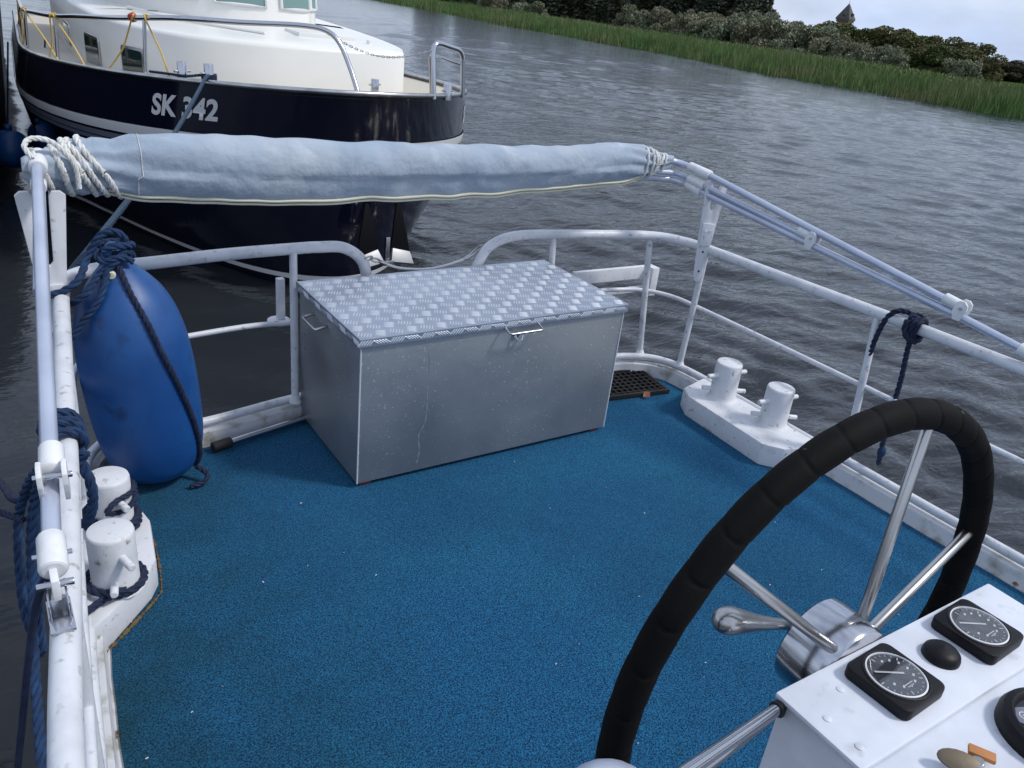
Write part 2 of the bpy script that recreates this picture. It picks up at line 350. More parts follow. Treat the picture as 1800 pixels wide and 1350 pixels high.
def rope_geo(g, path, r=.007, strands=3, pitch=None, seg=6, step=None):
    """a laid rope: three strands twisted round the path"""
    pitch = pitch or r*7; step = step or r*.9
    P = resample([Vector(p) for p in path], step); n = len(P)
    if n < 3: return g
    T = [(P[min(i+1, n-1)]-P[max(i-1, 0)]).normalized() for i in range(n)]
    up = Vector((0, 0, 1)) if abs(T[0].z) < .9 else Vector((1, 0, 0)); u = T[0].cross(up).normalized()
    fr = []
    for i in range(n):
        u = (u-T[i]*u.dot(T[i])).normalized(); fr.append((u.copy(), T[i].cross(u)))
    for k in range(strands):
        q = []
        for i in range(n):
            a = 2*math.pi*(i*step/pitch + k/strands); q.append(P[i] + r*.52*(math.cos(a)*fr[i][0] + math.sin(a)*fr[i][1]))
        g.tube(q, r*.56, seg)
    return g
def rope(name, path, m, label, r=.007, parent=None, cat='rope', group=None, sm=8, closed=False, **k):
    g = G(); rope_geo(g, smooth_path(path, sm, closed) if sm else path, r, **k)
    o = g.build(name, m, parent)
    if label: tag(o, label, cat, group)
    return o

# ------------------------------------------------------------------ water, far bank and ground
ZW = -0.70
BY = [-60, -20, 20, 36.6, 64, 95, 131, 180, 250, 350, 600, 1500]
BX = [40, 40.2, 40.9, 42.3, 46, 51.5, 57.4, 69, 90, 125, 230, 640]
def bank_x(y): return float(np.interp(y, BY, BX))
def water_mesh():
    # one rippled sheet, finest over the open canal round the boats
    az = np.concatenate([np.arange(-12, 92, .085), np.arange(92, 348, 3.0)]); az = np.radians(az); daz = np.radians(np.where(np.degrees(az) < 92, .085, 3.0))
    r = [.25]
    while r[-1] < 260: r.append(r[-1]*1.0085)
    while r[-1] < 2600: r.append(r[-1]*1.12)
    r = np.array(r); nr, na = len(r), len(az)
    RR_, AA = np.meshgrid(r, az, indexing='ij'); X = RR_*np.sin(AA); Y = RR_*np.cos(AA)
    sp = np.maximum(np.gradient(r)[:, None]*np.ones((1, na)), RR_*daz[None, :])
    Z = np.zeros_like(X); rs = np.random.RandomState(21); n = 76
    gust = .85 + .35*np.sin(X*.21+Y*.13+1)*np.sin(Y*.17-X*.09) + .25*np.sin(X*.63+2*np.sin(Y*.31))*np.sin(Y*.47+1.5)
    calm = np.clip((X-.9+.12*np.minimum(Y, 8))/3.2, .10, 1)
    for k in range(n):
        lam = .22*(9.0**(k/(n-1))); th = np.radians(52 + 30*rs.randn()); ph = rs.rand()*6.283; kk = 2*np.pi/lam
        s_ = .0235*(.62 if lam > 1.1 else 1.0); w_ = np.clip((lam/sp-2.1)/1.2, 0, 1)
        q = kk*(X*np.sin(th)+Y*np.cos(th)) + ph + .6*np.sin((X*np.cos(th)-Y*np.sin(th))*kk*.13+ph*3)
        Z += w_*s_/kk*(np.sin(q) + .22*np.sin(2*q+1.57))
    Z = ZW + Z*gust*calm
    idx = np.arange(nr*na).reshape(nr, na); nx_ = np.roll(idx, -1, axis=1)
    q = np.stack([idx[:-1], nx_[:-1], nx_[1:], idx[1:]], -1).reshape(-1, 4)
    xb = np.interp(Y, BY, BX) + 1.6; keep = (X < xb).ravel()[q].all(axis=1); q = q[keep]
    co = np.stack([X, Y, Z], -1).reshape(-1, 3)
    used = np.zeros(len(co), bool); used[q.ravel()] = True; mp = np.cumsum(used)-1; co = co[used]; q = mp[q]
    me = bpy.data.meshes.new('water'); m = len(q); me.vertices.add(len(co)); me.loops.add(m*4); me.polygons.add(m)
    me.vertices.foreach_set('co', co.ravel()); me.loops.foreach_set('vertex_index', q[:, ::-1].ravel())
    me.polygons.foreach_set('loop_start', np.arange(0, m*4, 4)); me.polygons.foreach_set('loop_total', np.full(m, 4)); me.polygons.foreach_set('use_smooth', np.ones(m, bool)); me.update()
    tag(link('water', me, 'water', smooth=False), kind='structure')
water_mesh()
g = G(); rows = []
prof = [(-1.2, -1.0), (0, -.72), (.5, -.55), (2, -.45), (7, -.25), (14, .10), (17, .10), (26, -1.0), (40, -1.3), (700, -1.3)]
ys = list(np.linspace(-60, 260, 65)) + [300, 350, 450, 600, 900, 1500]
rnd = random.Random(3)
for y in ys:
    x0 = bank_x(y) + math.sin(y*.31)*.35 + math.sin(y*.13+1)*.5
    rows.append([(x0+d, y, z+(rnd.uniform(-.05, .05) if 0 < d < 100 else 0)) for d, z in prof])
V = [p for r_ in rows for p in r_]; n = len(prof)
g.add(V, [(i*n+j, i*n+j+1, (i+1)*n+j+1, (i+1)*n+j) for i in range(len(rows)-1) for j in range(n-1)])
tag(g.build('ground', 'ground'), kind='structure')
def ground_z(d): return float(np.interp(d, [p[0] for p in prof], [p[1] for p in prof]))

def blades(name, m, count, dlo, dhi, hlo, hhi, wd, label, seed, lean=.25, ylo=8, yhi=235):
    rs = np.random.RandomState(seed)
    # more blades where the bank is near
    y = ylo + (yhi-ylo)*rs.rand(count)**1.7
    d = dlo + (dhi-dlo)*rs.rand(count)**1.2
    x = np.interp(y, BY, BX) + np.sin(y*.31)*.35 + np.sin(y*.13+1)*.5 + d + (d < .8)*(rs.randn(count)*.35 + .25*np.sin(y*2.3) - .15)
    z = np.interp(d, [p[0] for p in prof], [p[1] for p in prof]) - .05
    clump = .80 + .20*np.sin(y*.83+1.3*np.sin(x*.6)) * np.sin(y*2.9) + .20*np.sin(x*1.7+np.sin(y*.9)*2)*np.sin(y*1.1+x*.4) + .12*np.sin(y*.37)
    h = (hlo + (hhi-hlo)*rs.rand(count))*clump
    w_ = wd*(1+y/70)*(.6+.8*rs.rand(count)); a = rs.rand(count)*math.pi
    lx = rs.randn(count)*lean*h; ly = rs.randn(count)*lean*h
    V = np.zeros((count, 3, 3))
    V[:, 0] = np.stack([x-np.cos(a)*w_, y-np.sin(a)*w_, z], 1)
    V[:, 1] = np.stack([x+np.cos(a)*w_, y+np.sin(a)*w_, z], 1)
    V[:, 2] = np.stack([x+lx, y+ly, z+h], 1)
    me = bpy.data.meshes.new(name); me.vertices.add(count*3); me.loops.add(count*3); me.polygons.add(count)
    me.vertices.foreach_set('co', V.ravel()); me.loops.foreach_set('vertex_index', np.arange(count*3))
    me.polygons.foreach_set('loop_start', np.arange(0, count*3, 3)); me.polygons.foreach_set('loop_total', np.full(count, 3)); me.update()
    tag(link(name, me, m, smooth=False), label, 'vegetation', kind='stuff')
blades('reeds', 'reed', 90000, -.6, 8, .45, 1.15, .020, 'dense green reeds growing along the far water edge', 1, .16)
blades('grass', 'grass', 60000, 7, 22, .15, .38, .05, 'bright green long grass on the low dike behind the reeds', 2, .5)

# ------------------------------------------------------------------ trees
def crown(kind, seed):
    rs = np.random.RandomState(seed); rnd = random.Random(seed); lobes = []
    if kind == 'poplar':   # tall, narrow, unit height 1
        for i in range(26):
            t = rnd.uniform(.10, .97); rad = .17*math.sin(math.pi*min(1, .18+t*.86))**.7
            a = rnd.uniform(0, 6.28); lobes.append((math.cos(a)*rad*.7, math.sin(a)*rad*.7, t, rnd.uniform(.05, .10), rnd.uniform(.09, .16)))
        size, cnt = .013, 13000
    elif kind == 'willow':
        for i in range(26):
            a = rnd.uniform(0, 6.28); t = rnd.uniform(.08, .9); rad = .42*math.sqrt(max(.02, 1-abs(t-.35)**1.5*1.9))*rnd.uniform(.2, 1)
            lobes.append((math.cos(a)*rad, math.sin(a)*rad, t, rnd.uniform(.07, .13), rnd.uniform(.12, .22)))
        size, cnt = .0155, 12000
    else:
        for i in range(24):
            a = rnd.uniform(0, 6.28); t = rnd.uniform(.06, .86); rad = .5*math.sqrt(max(.03, 1-((t-.45)/.5)**2))*rnd.uniform(.3, 1)
            lobes.append((math.cos(a)*rad, math.sin(a)*rad, t, rnd.uniform(.11, .19), rnd.uniform(.10, .17)))
        size, cnt = .019, 15000
    L_ = np.array(lobes); k = rs.randint(0, len(lobes), cnt)
    d = rs.randn(cnt, 3); d /= np.linalg.norm(d, axis=1)[:, None]; rr = .55 + .5*rs.rand(cnt)**.6
    c = L_[k][:, :3] + d*rr[:, None]*np.stack([L_[k][:, 3], L_[k][:, 3], L_[k][:, 4]], 1)
    c[:, 2] = np.abs(c[:, 2])
    u = rs.randn(cnt, 3); u /= np.linalg.norm(u, axis=1)[:, None]; w_ = np.cross(u, rs.randn(cnt, 3)); w_ /= np.linalg.norm(w_, axis=1)[:, None]
    if kind == 'willow': u[:, 2] = np.abs(u[:, 2])*2.2+.6; u /= np.linalg.norm(u, axis=1)[:, None]
    sz = size*(.6+.9*rs.rand(cnt))[:, None]; asp = 1.8 if kind == 'willow' else 1.1
    V = np.stack([c-u*sz*asp, c+w_*sz*.7, c+u*sz*asp, c-w_*sz*.7], 1)
    me = bpy.data.meshes.new('crown'); me.vertices.add(cnt*4); me.loops.add(cnt*4); me.polygons.add(cnt)
    me.vertices.foreach_set('co', V.ravel()); me.loops.foreach_set('vertex_index', np.arange(cnt*4))
    me.polygons.foreach_set('loop_start', np.arange(0, cnt*4, 4)); me.polygons.foreach_set('loop_total', np.full(cnt, 4)); me.update()
    me.materials.append(MT[{'poplar': 'poplar', 'willow': 'willow', 'round': 'olive', 'far': 'farleaf'}[kind]])
    return me
def trunk_mesh(kind):
    g = G(); rnd = random.Random(len(kind)); hh = {'poplar': .9, 'willow': .5, 'round': .6, 'far': .5}[kind]
    g.tube([(0, 0, -.02), (.004, 0, hh*.3), (-.004, .005, hh*.7), (0, 0, hh)], [.022, .017, .010, .003], 7)
    for i in range(9):
        z = hh*rnd.uniform(.25, .9); a = rnd.uniform(0, 6.28); l = (.12 if kind == 'poplar' else .3)*rnd.uniform(.6, 1)
        g.tube([(0, 0, z), (math.cos(a)*l*.5, math.sin(a)*l*.5, z+l*.5), (math.cos(a)*l, math.sin(a)*l, z+l*(1.2 if kind == 'poplar' else .7))], [.009, .006, .002], 5)
    me = bpy.data.meshes.new('trunk'); me.from_pydata(g.v, [], g.f); me.materials.append(MT['bark']); return me
def trees(kind, name, spots, labels, group, cat='tree', wide=1.0):
    cms = [crown(kind, s_) for s_ in (11, 12, 13, 14)]; tm = trunk_mesh(kind); rnd = random.Random(kind)
    for i, (x, y, h) in enumerate(spots):
        h += 1.35 if kind == 'willow' else 1.0
        t = thing(name, labels[i], cat, (x, y, -1.3), group)
        wd = h*wide*rnd.uniform(.9, 1.15); t.scale = (wd, wd, h); t.rotation_euler = (0, 0, rnd.uniform(0, 6.28))
        for nm, me in (('crown', cms[i % 4]), ('trunk', tm)):
            o = bpy.data.objects.new(nm, me); col.objects.link(o); o.parent = t
NUM = ['first', 'second', 'third', 'fourth', 'fifth', 'sixth', 'seventh', 'eighth', 'ninth', 'tenth', 'eleventh', 'twelfth', 'thirteenth', 'fourteenth', 'fifteenth', 'sixteenth', 'seventeenth', 'eighteenth', 'nineteenth', 'twentieth', 'twenty first', 'twenty second', 'twenty third', 'last but one', 'last']
POP = [(73.0, 123.0, 9), (76.5, 118.5, 9.5), (68.5, 133.4, 9), (73.3, 128.6, 10), (79.1, 115.5, 9.5), (81.5, 111.4, 10.5), (83.7, 107.2, 9), (85.8, 103.0, 10), (87.6, 98.8, 11), (89.9, 95.3, 9.5), (91.7, 92.1, 10.5), (92.7, 88.3, 10), (92.9, 85.6, 8.6)]
trees('poplar', 'poplar_tree', POP, ['tall dark poplar behind the reed bank, %s from the left of the dark row' % NUM[i] for i in range(12)] + ['tall dark poplar at the right end of the dark row beside open sky'], 'tall dark poplars across the water', wide=2.0)
WIL = [(62.0, 105.0, 2.0), (65.0, 98.0, 1.8), (73.5, 74.5, 3.0), (73.6, 70.6, 3.1), (73.8, 66.8, 3.1), (67.5, 80.0, 2.6), (69.8, 115.6, 1.9), (75.8, 117.7, 2.0), (70.7, 77.6, 2.4), (69.0, 72.4, 2.3), (69.2, 69.4, 2.5), (69.3, 66.4, 2.6), (69.3, 63.6, 2.6), (69.1, 60.7, 2.7), (72.8, 61.0, 2.5), (77.2, 63.6, 2.9), (70.4, 56.1, 2.3), (69.8, 53.6, 2.0), (69.2, 51.1, 1.7), (68.5, 48.7, 1.35), (67.6, 46.4, 1.4), (66.8, 44.1, 1.1), (72.7, 42.1, 1.35)]
trees('willow', 'willow_bush', WIL, ['silvery green willow bush on the far bank, %s of its row' % NUM[i] for i in range(len(WIL))], 'silvery willow bushes on the far bank', 'bush', 1.75)
OLI = [(94.7, 73.7, 3.9), (88.7, 68.4, 3.2), (100.3, 74.5, 3.6), (99.1, 71.2, 4.0), (100.3, 69.5, 4.1), (98.0, 65.7, 4.1), (100.7, 65.3, 4.0), (100.0, 62.6, 3.8), (99.3, 59.9, 3.6), (96.7, 56.4, 3.5), (94.0, 53.3, 2.8), (92.5, 57.0, 3.0), (95.5, 60.5, 3.4)]
trees('round', 'broadleaf_tree', OLI, ['dense olive brown tree below the pointed roof tower'] + ['rounded olive brown tree on the skyline, %s to the right of the tower' % NUM[i] for i in range(12)], 'olive brown trees on the skyline', wide=1.45)
FAR = [(131.8, 71.5, 1.7), (130.7, 69.5, 1.6), (133.1, 69.3, 1.6), (135.3, 69.3, 2.0), (134.1, 67.2, 2.0)]
trees('far', 'distant_bush', FAR, ['low dark bush on the horizon at the right edge, %s beyond the tall trees' % NUM[i] for i in range(5)], 'low bushes at the right end of the horizon', 'bush', 2.4)

# pointed-roof tower and crane far beyond the trees
t = thing('water_tower', 'old tower with a tall pointed slate roof rising above the trees', 'tower', (240, 182, 0))
g = G(); c = Vector((240, 182, 0)); s2 = 2.1
rot45 = Matrix.Translation(c) @ Matrix.Rotation(R(12), 4, 'Z')
g.box((-1.7, -1.7, 0), (1.7, 1.7, 6.6), .02, rot45); g.build('shaft', 'brick', t, False)
g = G(); pts = [(-2.3, -2.3, 7.3), (2.3, -2.3, 7.3), (2.3, 2.3, 7.3), (-2.3, 2.3, 7.3), (-2.2, -2.2, 7.9), (2.2, -2.2, 7.9), (2.2, 2.2, 7.9), (-2.2, 2.2, 7.9), (0, 0, 12.2)]
g.add([rot45 @ Vector(p) for p in pts], [(3, 2, 1, 0), (0, 1, 5, 4), (1, 2, 6, 5), (2, 3, 7, 6), (3, 0, 4, 7), (4, 5, 8), (5, 6, 8), (6, 7, 8), (7, 4, 8)]); rf = g.build('roof', 'slate', t, False)
g = G(); g.box((-2.05, -2.05, 6.6), (2.05, 2.05, 7.296), .05, rot45); g.build('gallery', 'wood', t, False)
g = G(); g.box((-.35, -2.38, 8.6), (.35, -1.4, 9.3), .02, rot45); g.build('dormer', 'slate', rf, False)
g = G(); g.box((-2.38, -.35, 8.6), (-1.4, .35, 9.3), .02, rot45); g.build('dormer', 'slate', rf, False)
g = G(); g.cyl((240, 182, 12.1), (240, 182, 12.9), .05, 6); g.build('finial', 'black', rf)
t = thing('tower_crane', 'tiny pale crane with a long jib on the horizon', 'crane', (348, 197, 0))
g = G(); g.box((347.7, 196.7, 0), (348.3, 197.3, 6.6)); g.build('mast', 'greyblue', t, False)
g = G(); g.tube([(347.2, 198.6, 6.3), (350.2, 193.0, 6.35)], .13, 4); g.build('jib', 'stripe', t, False)
g = G(); g.box((349.6, 193.4, 5.5), (350.2, 194.0, 6.1)); g.build('counterweight', 'red', t, False)

# ------------------------------------------------------------------ our boat: deck, carpet, hull, coaming
PERIM = [(-.16, -.9), (-.02, .75), (.015, 1.1), (.065, 1.75), (.115, 2.2), (.15, 2.5), (.19, 2.72), (.30, 2.82), (.60, 2.83), (.97, 2.905), (1.5, 2.965), (2.0, 2.955), (2.45, 2.83), (2.66, 2.79), (2.79, 2.71), (2.845, 2.55), (2.86, 2.2), (2.865, 1.5), (2.88, .88), (2.92, 0), (2.95, -.9)]
PS = [Vector((p[0], p[1], 0)) for p in smooth_path([(x, y, 0) for x, y in PERIM], 6)]
def inset(P, d, z):
    out = []
    for i, p in enumerate(P):
        t = (P[min(i+1, len(P)-1)]-P[max(i-1, 0)]).normalized(); nrm = Vector((t.y, -t.x, 0)); out.append(Vector((p.x+nrm.x*d, p.y+nrm.y*d, z)))
    return out
def poly_sheet(name, P, m, **k):
    g = G(); g.add(P, [tuple(range(len(P)))][0:1]); 
    me = bpy.data.meshes.new(name); bm = bmesh.new(); vs = [bm.verts.new(p) for p in P]; f = bm.faces.new(vs)
    bmesh.ops.triangulate(bm, faces=[f]); bmesh.ops.recalc_face_normals(bm, faces=bm.faces[:])
    for q in bm.faces:
        if q.normal.z < 0: q.normal_flip()
    bm.to_mesh(me); bm.free(); return tag(link(name, me, m, smooth=False), **k)
poly_sheet('deck', inset(PS, .0, -.006), 'coam', kind='structure')
cp = inset(PS, .045, .0)
rnd = random.Random(5)
cp = [p + Vector((rnd.uniform(-.003, .003), rnd.uniform(-.003, .003), 0)) for p in cp]
o = poly_sheet('carpet', cp, 'carpet', label='worn blue marine carpet covering the whole deck', cat='carpet'); 
# hull of the boat under the deck
def strip(g, P, Q):
    n = len(P); g.add(list(P)+list(Q), [(i, i+1, n+i+1, n+i) for i in range(n-1)])
g = G(); strip(g, inset(PS, -.03, -.03), inset(PS, -.02, -.30)); strip(g, inset(PS, -.02, -.30), inset(PS, .15, -1.2)); 
tag(g.build('hull', 'white'), kind='structure')
# coaming: small raised steel band the toe rail sits on
g = G(); a0 = inset(PS, .036, -.004); a1 = inset(PS, .030, .055); a2 = inset(PS, -.012, .058); a3 = inset(PS, -.03, .03); a4 = inset(PS, -.03, -.04)
for A_, B_ in ((a0, a1), (a1, a2), (a2, a3), (a3, a4)): strip(g, A_, B_)
tag(g.build('deck_edge', 'coam'), 'low white painted steel edge band running round the deck', 'deck edge')
g = G(); g.tube([p for p in inset(PS, .0, .086)], .017, 12)
tag(g.build('toe_rail', 'rail'), 'low white painted tube running along the deck edge', 'toe rail')

# ------------------------------------------------------------------ railing
t = thing('deck_railing', 'white painted tubular railing round the blue deck', 'railing', (2.85, 2.5, 0))
RR = [(1.80, 2.95, .07), (1.80, 2.95, .50), (1.825, 2.95, .60), (1.885, 2.952, .668), (2.02, 2.955, .70), (2.28, 2.925, .70), (2.57, 2.865, .70), (2.72, 2.815, .70), (2.80, 2.72, .70), (2.835, 2.58, .70), (2.872, 2.08, .70), (2.905, 1.68, .70), (2.928, 1.14, .70), (2.95, .4, .70), (2.97, -.8, .70)]
g = G(); g.tube(smooth_path(RR, 8), .0225, 18); g.build('top_rail', 'rail', t)
RL = [(1.295, 2.95, .07), (1.295, 2.95, .48), (1.288, 2.952, .58), (1.262, 2.958, .645), (1.19, 2.962, .692), (1.09, 2.962, .70), (1.0, 2.962, .70), (.74, 2.943, .70), (.476, 2.90, .70), (.30, 2.87, .70), (.205, 2.80, .70), (.170, 2.66, .70), (.133, 2.285, .70), (.10, 1.94, .70), (.078, 1.70, .70), (.060, 1.52, .70), (.030, 1.25, .70), (.010, 1.08, .70), (-.012, .87, .70), (-.05, .4, .70), (-.12, -.6, .70)]
g = G(); g.tube(smooth_path(RL, 8), .0225, 18); g.build('top_rail', 'rail', t)
g = G(); g.tube(smooth_path([(1.78, 2.93, .40), (2.2, 2.95, .40), (2.60, 2.925, .40), (2.77, 2.87, .40), (2.85, 2.76, .40), (2.872, 2.60, .40), (2.89, 2.1, .40), (2.90, 1.4, .40), (2.915, .9, .40), (2.94, -.8, .40)], 8), .011, 12)
g.build('middle_rail', 'rail', t)
g = G(); g.tube(smooth_path([(.985, 2.95, .40), (.80, 2.96, .40), (.5, 2.915, .40), (.30, 2.88, .40), (.21, 2.81, .40), (.165, 2.65, .40), (.12, 2.2, .40), (.07, 1.7, .40), (0, .9, .4)], 8), .011, 12); g.build('middle_rail', 'rail', t)
for (x, y), (x2, y2) in (((.962, 2.871), (.985, 2.952)), ((2.735, 2.786), (2.70, 2.83)), ((2.842, 2.602), (2.835, 2.58)), ((2.862, 1.62), (2.905, 1.70)), ((2.21, 2.885), (2.20, 2.935)), ((.14, 2.42), (.145, 2.42)), ((.03, 1.28), (.03, 1.26)), ((2.90, .5), (2.945, .5))):
    g = G(); g.tube([(x, y, .09), (x2, y2, .69)], .0150, 14); g.tube([(x, y, .088), (x, y, .10), (x, y, .115)], [.026, .021, .0152], 14)
    g.build('post', 'rail', t)
g = G(); g.box((2.40, 2.985, .42), (2.90, 3.01, .485), .003); g.box((2.40, 2.965, .355), (2.90, 2.99, .38), .003)
g.box((2.86, 2.93, .34), (2.905, 3.0, .49), .004)
tag(g.build('fender_board', 'white'), 'cream white board fixed outside the front railing behind the metal box', 'board')
g = G(); g.box((.935, 2.99, .40), (.965, 3.02, .57), .004); g.cyl((.94, 3.0, .385), (.94, 3.0, .40), .045, 18, .003)
tag(g.build('socket_bracket', 'white'), 'small white upright bracket outside the left railing post', 'bracket')
# gate line
t = thing('gate_wire', 'white plastic coated wire hooked across the railing gap', 'wire', (1.2, 2.8, .68))
g = G(); g.tube(smooth_path([(1.30, 2.81, .668), (1.36, 2.81, .645), (1.44, 2.812, .632), (1.52, 2.818, .628), (1.60, 2.823, .637), (1.68, 2.828, .655)], 6), .0055, 8); g.build('wire', 'stripe', t)
g = G()
g.tube(smooth_path([(1.205, 2.80, .69), (1.225, 2.79, .705), (1.245, 2.80, .70), (1.235, 2.81, .685)], 5, True), .004, 6, closed=True)
g.tube(smooth_path([(1.24, 2.80, .695), (1.27, 2.80, .69), (1.285, 2.805, .675), (1.255, 2.805, .680)], 5, True), .004, 6, closed=True); g.cyl((1.275, 2.807, .68), (1.31, 2.81, .664), .008, 10)
g.build('shackle', 'chrome_dull', t)
g = G(); g.tube(smooth_path([(1.685, 2.83, .655), (1.71, 2.825, .685), (1.745, 2.83, .705), (1.755, 2.835, .695), (1.72, 2.835, .67)], 5, True), .0032, 6, closed=True); g.cyl((1.67, 2.828, .652), (1.70, 2.83, .665), .008, 10); g.build('snap_hook', 'chrome_dull', t)
for ch in t.children:      # the wire hangs in the plane of the railing
    for v in ch.data.vertices:
        p = ch.matrix_basis @ v.co; k = (2.955+(p.y-2.81)*1.0)/p.y; v.co = Vector((p.x*k, p.y*k, 1.65+(p.z-1.65)*k))

# ------------------------------------------------------------------ double bollards
def bollard(plate, posts, label, pin_dir, bev=.012, h=.10):
    t = thing('double_bollard', label, 'bollard', (posts[0][0], posts[0][1], 0), 'white double bollards bolted beside the railing')
    g = G(); g.prism(plate, -.001, h, bev); g.build('base_plate', 'white', t, auto=50)
    d = Vector(pin_dir).normalized()
    for x, y in posts:
        g = G(); g.lathe([(.075, h-.003), (.066, h+.006), (.0605, h+.018), (.0595, h+.10), (.0595, h+.168), (.0570, h+.176), (.054, h+.178), (.0, h+.176)], (x, y, 0), seg=40)
        p = g.build('post', 'white', t, auto=50)
        for z, dd, l in ((h+.118, d, .052), (h+.040, Vector((d.y, -d.x, 0))*.45+d*.9, .042)):
            dd = dd.normalized(); c = Vector((x, y, z))
            g = G(); g.cyl(c-dd*(.060+l), c+dd*(.060+l), .0105, 14, .003); g.build('pin', 'white', t)
bollard([(2.60, 1.835), (2.615, 2.30), (2.66, 2.38), (2.84, 2.43), (2.855, 1.70), (2.80, 1.72), (2.66, 1.765)], [(2.765, 2.235), (2.79, 1.955)], 'clean white double bollard at the right side railing', (1, -.10, 0))
bollard([(.055, 1.80), (.075, 2.45), (.20, 2.40), (.285, 2.32), (.298, 2.25), (.277, 2.05), (.25, 2.00), (.13, 1.865)], [(.163, 1.985), (.196, 2.257)], 'rust edged white double bollard at the left side with navy rope on it', (.30, -1, 0))
# rusty dirt line at the plate foot
t_ = Matrix.Identity(4)
MT['rust'] = mat('rust_and_moss', (.16, .07, .02), .95, var=(.10, .10, .03), vscale=30, bump=.8, bscale=120, bdist=.004)
g = G(); edge = [(.065, 1.80), (.13, 1.858), (.255, 1.99), (.284, 2.05), (.304, 2.25), (.29, 2.33)]
ep = resample(smooth_path([(x, y, .003) for x, y in edge], 6), .006); rnd = random.Random(2)
g.tube(ep, [rnd.uniform(.001, .0065) if rnd.random() > .25 else .0008 for _ in ep], 6)
tag(g.build('rust_debris', 'rust'), 'brown rust and moss crumbs along the foot of the left bollard plate', 'debris', kind='stuff')

# ------------------------------------------------------------------ aluminium deck box
BO = Vector((.998, 2.309, 0)); BYAW = R(.85); BW, BD, BH = 1.152, .580, .591
BM = Matrix.Translation(BO) @ Matrix.Rotation(BYAW, 4, 'Z')
t = thing('deck_box', 'large grey metal storage box with tread plate lid on the carpet', 'storage box', BO)
MT['sheet'].node_tree  # object coordinates: geometry is in world units
g = G(); g.box((0, 0, .018), (BW, BD, BH-.034), .003, BM); g.build('body', 'sheet', t, auto=30)
g = G()
for x in (0, BW):
    g = G(); g.tube([BM @ Vector((x, -.001, .019)), BM @ Vector((x, -.001, BH-.036))], .0028, 6); g.build('corner_seam', 'edge', t)
for x in (.02, BW-.06):
    for y in (.015, BD-.06):
        g = G(); g.box((x, y, .0005), (x+.04, y+.04, .0185), .002, BM); g.build('foot', 'red', t)
g = G(); o_ = .012; g.box((-o_, -o_, BH-.036), (BW+o_, BD+o_, BH), .004, BM)
nplain = len(g.f)
def bar(g, c, ang, L_, W_, H_, fr):
    """one raised tear bar; fr = (origin, ux, uy, normal)"""
    O, ux, uy, nn = fr; ca, sa = math.cos(ang), math.sin(ang); V = []
    for (a, b, h) in ((-L_, 0, 0), (-L_*.5, -W_, 0), (L_*.5, -W_, 0), (L_, 0, 0), (L_*.5, W_, 0), (-L_*.5, W_, 0), (-L_*.55, 0, H_), (L_*.55, 0, H_)):
        V.append(BM @ (O + ux*(c[0]+a*ca-b*sa) + uy*(c[1]+a*sa+b*ca) + nn*h))
    g.add(V, [(0, 1, 6), (1, 2, 7, 6), (2, 3, 7), (3, 4, 7), (4, 5, 6, 7), (5, 0, 6)])
top = (Vector((0, 0, BH)), Vector((1, 0, 0)), Vector((0, 1, 0)), Vector((0, 0, 1)))
cell = .0585; nx = int((BW+2*o_)/cell); ny = int((BD+2*o_)/cell)
for i in range(nx+1):
    for j in range(ny+1):
        cx_, cy_ = -o_+.012+(i+.35)*cell, -o_+.012+(j+.35)*cell
        if cx_ > BW-.006 or cy_ > BD-.006: continue
        ang = R(60) if (i+j) % 2 == 0 else R(-25)
        nn_ = (-math.sin(ang), math.cos(ang))
        for k in range(-2, 3): bar(g, (cx_+nn_[0]*k*.0100, cy_+nn_[1]*k*.0100), ang, .0200, .0026, .0015, top)
front = (Vector((0, -o_, BH-.018)), Vector((1, 0, 0)), Vector((0, 0, 1)), Vector((0, -1, 0)))
left = (Vector((-o_, 0, BH-.018)), Vector((0, 1, 0)), Vector((0, 0, 1)), Vector((-1, 0, 0)))
for fr_, ln in ((front, BW), (left, BD)):
    for i in range(int(ln/cell)+1):
        ang = R(50) if i % 2 == 0 else R(-35)
        for k in range(-2, 3): bar(g, (min(ln-.002, .012+i*cell+k*.0105), 0), ang, .0155, .0029, .0018, fr_)
lid = g.build('lid', 'tread', t, smooth=True, auto=12)
lid.data.materials.append(MT['ridge'])
for p in lid.data.polygons[nplain:]: p.material_index = 1
g = G(); g.tube(fillet([BM @ Vector(p) for p in ((.565, -.012, BH-.030), (.565, -.050, BH-.042), (.715, -.050, BH-.042), (.715, -.012, BH-.030))], .012), .0042, 10)
g.build('handle', 'chrome_dull', lid)
g = G(); g.tube(fillet([BM @ Vector(p) for p in ((-.001, .30, BH-.075), (-.045, .30, BH-.085), (-.045, .43, BH-.085), (-.001, .43, BH-.075))], .010), .006, 10); g.build('side_handle', 'chrome_dull', t)
g = G(); g.cyl(BM @ Vector((.625, .002, BH-.066)), BM @ Vector((.625, -.012, BH-.066)), .011, 16, .002); g.tube(smooth_path([BM @ Vector(p) for p in ((.615, -.012, BH-.066), (.62, -.020, BH-.082), (.640, -.020, BH-.084), (.648, -.014, BH-.070))], 5), .0035, 8); g.build('lock', 'chrome', t)
for z in (.40, .34): g = G(); g.cyl(BM @ Vector((.002, .52, z)), BM @ Vector((-.004, .52, z)), .005, 10); g.build('rivet', 'chrome_dull', t)
